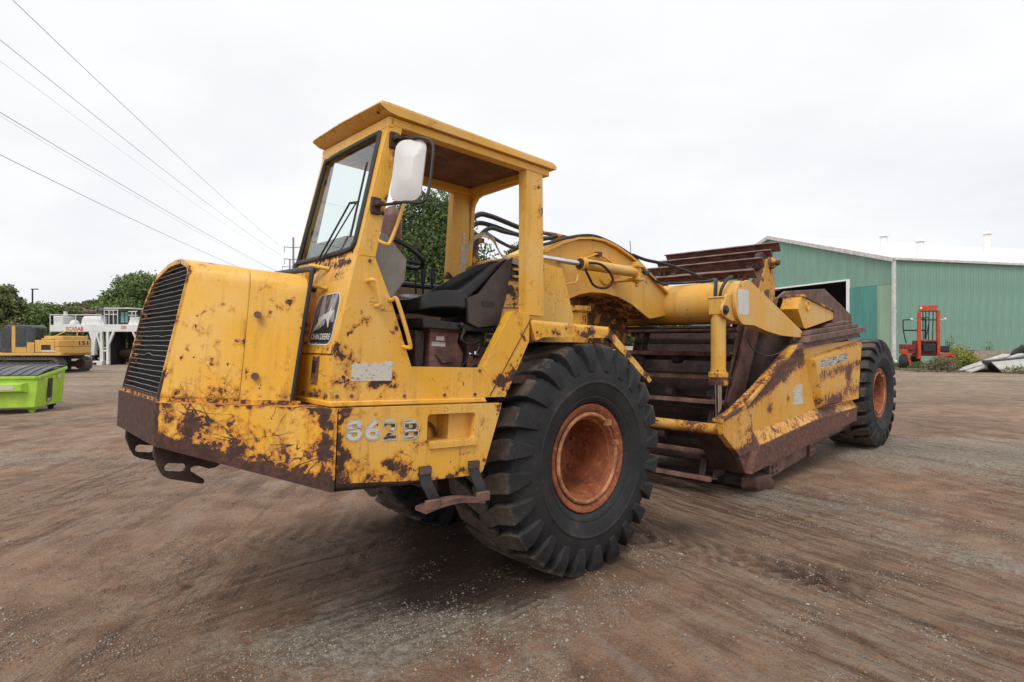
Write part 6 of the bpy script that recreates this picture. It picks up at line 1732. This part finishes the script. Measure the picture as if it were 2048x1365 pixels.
# ================================================================== YELLOW EXCAVATOR
M['ex_yellow'] = plain('excavator_yellow', (.62, .355, .085), .45, var=.08, scale=1.5)
M['ex_grey'] = plain('excavator_grey', (.055, .06, .068), .4, var=.2)
M['ex_glass'] = plain('excavator_window', (.035, .042, .045), .12, var=.3)
M['track'] = plain('track_steel', (.10, .085, .072), .8, var=.35, scale=8)
ex = empty('excavator', (-27.0, 34.2, z0_(-27, 34.2))); tag(ex, 'yellow crawler excavator turned away at the left edge beyond the green bin', 'excavator')
def belt(y0, y1, xr, name='track'):
    t = MB(); r_ = .40; xl = -3.2
    pts = [(xr - r_ + r_ * math.cos(R(a)), .44 + r_ * math.sin(R(a))) for a in range(-90, 91, 15)] + [(xl + r_ + r_ * math.cos(R(a)), .44 + r_ * math.sin(R(a))) for a in range(90, 271, 15)]
    inn = [(xr - r_ + (r_ - .09) * math.cos(R(a)), .44 + (r_ - .09) * math.sin(R(a))) for a in range(-90, 91, 15)] + [(xl + r_ + (r_ - .09) * math.cos(R(a)), .44 + (r_ - .09) * math.sin(R(a))) for a in range(90, 271, 15)]
    t.plate(pts, [inn], 'Y', y0, y1)
    per = [Vector((a, 0, b)) for a, b in pts]
    o = build(name, t, M['track'], ex)
    tot_ = 0; loop_ = per + [per[0]]
    Ls = [(loop_[i + 1] - loop_[i]).length for i in range(len(loop_) - 1)]; tt = sum(Ls); k_ = int(tt / .19)
    sh_me = None
    for i in range(k_):
        s_ = i * tt / k_; j = 0
        while s_ > Ls[j]:
            s_ -= Ls[j]; j += 1
        p = loop_[j] + (loop_[j + 1] - loop_[j]) * (s_ / Ls[j]); dd = (loop_[j + 1] - loop_[j]).normalized(); no = Vector((dd.z, 0, -dd.x))
        if sh_me is None:
            m_ = MB(); m_.box(-.085, .085, y0 - .02, y1 + .02, 0, .03); m_.box(-.02, .02, y0 - .02, y1 + .02, .03, .065)
            so = build('track_shoe', m_, M['track'], o); sh_me = so
        else:
            so = sh_me.copy(); COL.objects.link(so); so.parent = o
        so.matrix_local = Matrix(((dd.x, 0, no.x, p.x), (0, 1, 0, 0), (dd.z, 0, no.z, p.z), (0, 0, 0, 1)))
    for x_ in [xr - r_, xl + r_] + [xl + .9 + .62 * q_ for q_ in range(6)]:
        big = x_ in (xr - r_, xl + r_); m_ = MB(); rr = .29 if big else .15
        m_.lathe([(.001, .0), (rr * .5, .0), (rr * .55, .06), (rr, .07), (rr, .35)], 'Y', (x_, y0 + .05, .44 if big else .24), 18); build('roller', m_, M['track'], o)
    m_ = MB(); m_.box(xl + .7, xr - .7, y0 + .12, y1 - .1, .28, .62); build('track_frame', m_, M['ex_yellow'] if False else M['track'], o)
belt(-1.30, -.70, 2.02); belt(.75, 1.35, 2.02, 'track')
mb = MB(); mb.cyl((0, 0, .6), (0, 0, 1.02), .8, 28); mb.box(-1.2, 1.2, -.8, .8, .45, .85); build('slew_ring', mb, M['ex_grey'], ex)
mb = MB(); mb.box(-2.2, 2.1, -1.22, 1.22, .98, 1.14); build('deck', mb, M['ex_yellow'], ex, bevel=.03)
mb = MB(); mb.box(.62, 1.72, -1.2, 1.2, 1.15, 1.85); hb = build('engine_housing', mb, M['ex_yellow'], ex, bevel=.05, segs=3)
mb = MB(); mb.box(1.0, 1.52, -1.206, -1.195, 1.30, 1.58); build('louvre', mb, M['rust_dark'], hb)
mb = MB(); mb.box(1.05, 1.75, -1.206, -1.2, 1.18, 1.29); build('label', mb, M['white_label'], hb)
mb = MB(); mb.box(.9, 1.98, -.9, 1.1, 1.852, 2.08); mb.box(.9, 1.5, -1.1, -.5, 1.853, 1.94); build('engine_cover', mb, M['ex_yellow'], ex, bevel=.10, segs=3)
cwp = [(1.74, -1.22), (1.98, -1.20), (2.18, -.95), (2.25, -.4), (2.25, .5), (2.18, 1.0), (1.98, 1.22), (1.74, 1.22)]
mb = MB(); mb.loft([[(x * (.96 if z < 1.1 else 1), y, z) for x, y in cwp] for z in (1.03, 1.10, 1.45)])
mb.loft([[(x + (.0), y, z) for x, y in cwp] for z in (1.46, 1.80, 1.86)])
cw = build('counterweight', mb, M['ex_yellow'], ex, bevel=.05, segs=3)
a = text_mb('151', .24, lambda u, v: (2.256, -.05 + u, 1.55 + v), width=.75, bold=.02); build('number', a, M['black_print'], cw)
cbp = [(-1.30, 1.15), (.62, 1.15), (.62, 2.55), (.48, 2.68), (-1.0, 2.68), (-1.35, 2.2)]
mb = MB(); mb.prism(cbp, 'Y', -1.2, -.25); cb = build('cab', mb, M['ex_grey'], ex, bevel=.06, segs=3)
mb = MB(); mb.prism([(-.62, 1.15), (-.42, 1.15), (-.42, 2.62), (-.62, 2.62)], 'Y', -1.215, -1.205); build('door_pillar', mb, M['ex_yellow'], cb)
mb = MB(); mb.prism([(-.42, 1.15), (.20, 1.15), (.20, 1.45), (-.42, 1.45)], 'Y', -1.215, -1.205); build('door_panel', mb, M['ex_yellow'], cb)
mb = MB(); mb.prism(rrect(-.34, .10, 1.55, 2.50, .07), 'Y', -1.213, -1.204); build('window', mb, M['ex_glass'], cb)
mb = MB(); mb.prism(rrect(-1.22, -.68, 1.45, 2.45, .07), 'Y', -1.213, -1.204); build('window', mb, M['ex_glass'], cb)
mb = MB(); mb.box(.621, .63, -1.05, -.4, 1.75, 2.5); build('window', mb, M['ex_glass'], cb)
mb = MB(); mb.prism([(.22, 1.15), (.62, 1.15), (.62, 1.72), (.22, 1.72)], 'Y', -1.214, -1.204); mb.box(.621, .628, -1.16, -.28, 1.15, 1.70); build('rear_panel', mb, M['ex_yellow'], cb)
mb = MB(); mb.prism(rrect(.26, .56, 1.80, 2.48, .06), 'Y', -1.213, -1.204); build('window', mb, M['teal_glass'] if 'teal_glass' in M else M['ex_glass'], cb)
mb = MB(); mb.tube(smooth_path([(.95, -.3, 2.02), (1.1, .2, 2.25), (1.35, .5, 2.45), (1.75, .5, 2.48)], 4), .03, 6); mb.tube([(1.75, .5, 2.48), (1.75, .5, 2.05)], .03, 6); build('handrail', mb, M['ex_yellow'], ex)
mb = MB(); mb.prism([(-1.2, 1.3), (-.6, 1.5), (-2.4, 1.9), (-4.6, 3.0), (-4.8, 2.6), (-2.8, 1.4)], 'Y', .05, .5); build('boom', mb, M['ex_yellow'], ex, bevel=.03)

# ================================================================== WHITE COMPOST TURNER
M['tw'] = plain('turner_white_paint', (.66, .66, .65), .5, var=.07, scale=2)
M['red_print'] = plain('red_print', (.45, .03, .03), .5)
tr = empty('compost_turner', (-33.75, 43.6, z0_(-33.7, 43.6))); tag(tr, 'white straddle compost turner with red lettering behind the excavator', 'compost turner')
sx = lambda u: -.33 + .00374 * u
sz_ = lambda v: 4.77 - .00374 * v
B_ = lambda u0, u1, v0, v1, y0, y1: (sx(u0), sx(u1), y0, y1, sz_(v1), sz_(v0))
mb = MB(); mb.box(*B_(90, 1960, 490, 622, 0, .35)); be = build('main_beam', mb, M['tw'], tr, bevel=.02)
mb = MB(); mb.box(*B_(90, 1960, 492, 620, 2.3, 2.6)); build('main_beam', mb, M['tw'], tr, bevel=.02)
a = text_mb('SCARAB', .29, lambda u, v: (sx(412) + u, -.006, sz_(606) + v), width=sx(748) - sx(412), bold=.03); build('lettering', a, M['red_print'], be)
a = text_mb('500', .24, lambda u, v: (sx(1488) + u, -.006, sz_(570) + v), width=sx(1592) - sx(1488), bold=.02); build('lettering', a, M['red_print'], be)
for args, mt, nm in (((100, 280, 310, 490, .3, 1.6), 'tw', 'tank'), ((300, 620, 470, 490, .3, 2.3), 'tw', 'deck'), ((1130, 1900, 478, 490, .3, 2.3), 'tw', 'deck'), ((1600, 1760, 330, 490, .3, 1.2), 'tw', 'control_box'), ((370, 600, 330, 470, 1.0, 1.8), 'ex_grey', 'engine'), ((1080, 1140, 250, 480, .9, 1.5), 'ex_grey', 'radiator')):
    mb = MB(); mb.box(*B_(*args)); build(nm, mb, M[mt], tr, bevel=.04)
mb = MB(); mb.loft([[(sx(640), .3, sz_(490)), (sx(1120), .3, sz_(490)), (sx(1120), 1.8, sz_(490)), (sx(640), 1.8, sz_(490))], [(sx(640), .4, sz_(375)), (sx(1030), .4, sz_(375)), (sx(1030), 1.7, sz_(375)), (sx(640), 1.7, sz_(375))], [(sx(665), .5, sz_(310)), (sx(1000), .5, sz_(310)), (sx(1000), 1.6, sz_(310)), (sx(665), 1.6, sz_(310))]]); build('hopper', mb, M['tw'], tr, bevel=.04)
mb = MB(); mb.loft([[(sx(1600), .1, sz_(488)), (sx(1900), .1, sz_(488)), (sx(1900), 1.4, sz_(488)), (sx(1600), 1.4, sz_(488))], [(sx(1620), .2, sz_(392)), (sx(1770), .2, sz_(392)), (sx(1770), 1.2, sz_(392)), (sx(1620), 1.2, sz_(392))]]); build('hood', mb, M['tw'], tr)
mb = MB(); mb.sphere((sx(480), .5, sz_(470)), .33, 12); build('filter_dome', mb, M['tw'], tr)
mb = MB(); mb.cyl((sx(225), .9, sz_(300)), (sx(225), .9, sz_(215)), .13, 12); build('stack', mb, M['white_dirty'], tr)
mb = MB(); mb.cyl((sx(580), .9, sz_(212)), (sx(860), .9, sz_(212)), .12, 14); build('muffler', mb, M['rust'], tr)
mb = MB(); mb.cyl((sx(900), .9, sz_(198)), (sx(1020), .9, sz_(198)), .17, 14); build('air_cleaner', mb, M['ex_grey'], tr)
def rails(u0, u1, v0, v1, us, y_, midv=None):
    mb = MB(); vs_ = [v0] + ([midv] if midv else [])
    for v in vs_:
        mb.tube([(sx(u0), y_, sz_(v)), (sx(u1), y_, sz_(v))], .03, 6)
    for u in us:
        mb.tube([(sx(u), y_, sz_(v1)), (sx(u), y_, sz_(v0))], .03, 6)
    build('guard_rail', mb, M['tw'], tr)
rails(90, 1100, 293, 490, (92, 345, 590, 1085), .05); rails(1145, 1410, 200, 480, (1150, 1240, 1325, 1408), .05, 285); rails(1620, 1790, 228, 390, (1690, 1760), .05, 302)
mb = MB(); mb.box(*B_(1150, 1510, 215, 470, .9, 1.9)); cbx = build('cab', mb, M['ex_glass'], tr, bevel=.04)
M['teal_glass'] = plain('teal_glass', (.16, .34, .32), .15, var=.2)
for u0, u1 in ((1415, 1505), (1330, 1395)):
    mb = MB(); mb.box(*B_(u0, u1, 230, 440, .87, .9)); build('window', mb, M['teal_glass'], cbx)
mb = MB(); mb.box(*B_(1070, 1660, 148, 168, .4, 2.2)); build('cab_roof', mb, M['tw'], tr, bevel=.02)
mb = MB(); mb.box(*B_(1510, 1535, 168, 470, .6, .75)); mb.box(*B_(1095, 1115, 168, 470, .6, .75)); build('roof_post', mb, M['ex_grey'], tr)
def leg(pts, y0, y1, nm='leg', mt='tw'):
    mb = MB(); mb.prism([(sx(u), sz_(v)) for u, v in pts], 'Y', y0, y1); build(nm, mb, M[mt], tr, bevel=.015)
leg([(850, 622), (1065, 622), (985, 760), (960, 1080), (890, 1080), (900, 800)], .0, .5)
leg([(1075, 622), (1120, 622), (1150, 1265), (1075, 1265)], -.05, .15); leg([(1200, 622), (1245, 622), (1255, 1265), (1200, 1265)], -.05, .15)
leg([(1310, 622), (1360, 622), (1245, 900), (1225, 860)], -.03, .12, 'brace'); leg([(1000, 690), (1035, 690), (1100, 960), (1080, 980)], -.03, .12, 'brace')
leg([(1695, 622), (1725, 622), (1800, 800), (1770, 790)], -.03, .12, 'brace'); leg([(1795, 622), (1830, 622), (1845, 1265), (1790, 1265)], -.05, .15)
leg([(1120, 980), (1205, 980), (1205, 1010), (1120, 1010)], -.02, .12, 'crossbar'); leg([(1120, 930), (1205, 930), (1205, 945), (1120, 945)], -.02, .12, 'crossbar')
leg([(810, 1080), (860, 1080), (860, 1190), (1150, 1190), (1150, 1275), (1040, 1275), (1040, 1225), (810, 1225)], -.2, .6, 'foot')
for k_ in range(9):
    leg([(905, 760 + k_ * 34), (1010, 760 + k_ * 34), (1010, 768 + k_ * 34), (905, 768 + k_ * 34)], -.02, .03, 'rung', 'white_dirty')
mb = MB(); mb.box(*B_(1245, 1960, 615, 1275, 2.2, 2.25)); mb.box(*B_(1245, 1960, 620, 630, .35, 2.25)); build('tunnel_back', mb, M['dark_in'], tr)
mb = MB(); mb.box(*B_(1150, 1200, 622, 1275, .4, 2.2)); build('tunnel_side', mb, M['dark_in'], tr)
mb = MB(); mb.cyl((sx(1260), 1.5, sz_(1050)), (sx(1900), 1.5, sz_(1050)), .42, 20); build('drum', mb, M['rust_dark'], tr)
mb = MB(); mb.box(*B_(1540, 1790, 850, 1180, 1.0, 1.05)); build('side_curtain', mb, M['white_dirty'], tr)
for y_ in (.5, 1.8):
    mb = MB(); mb.lathe([(.2, -.15), (.5, -.17), (.56, -.1), (.56, .1), (.5, .17), (.2, .15)], 'Y', (sx(960), y_, .56), 24); build('tyre', mb, M['tyre_small'], tr)
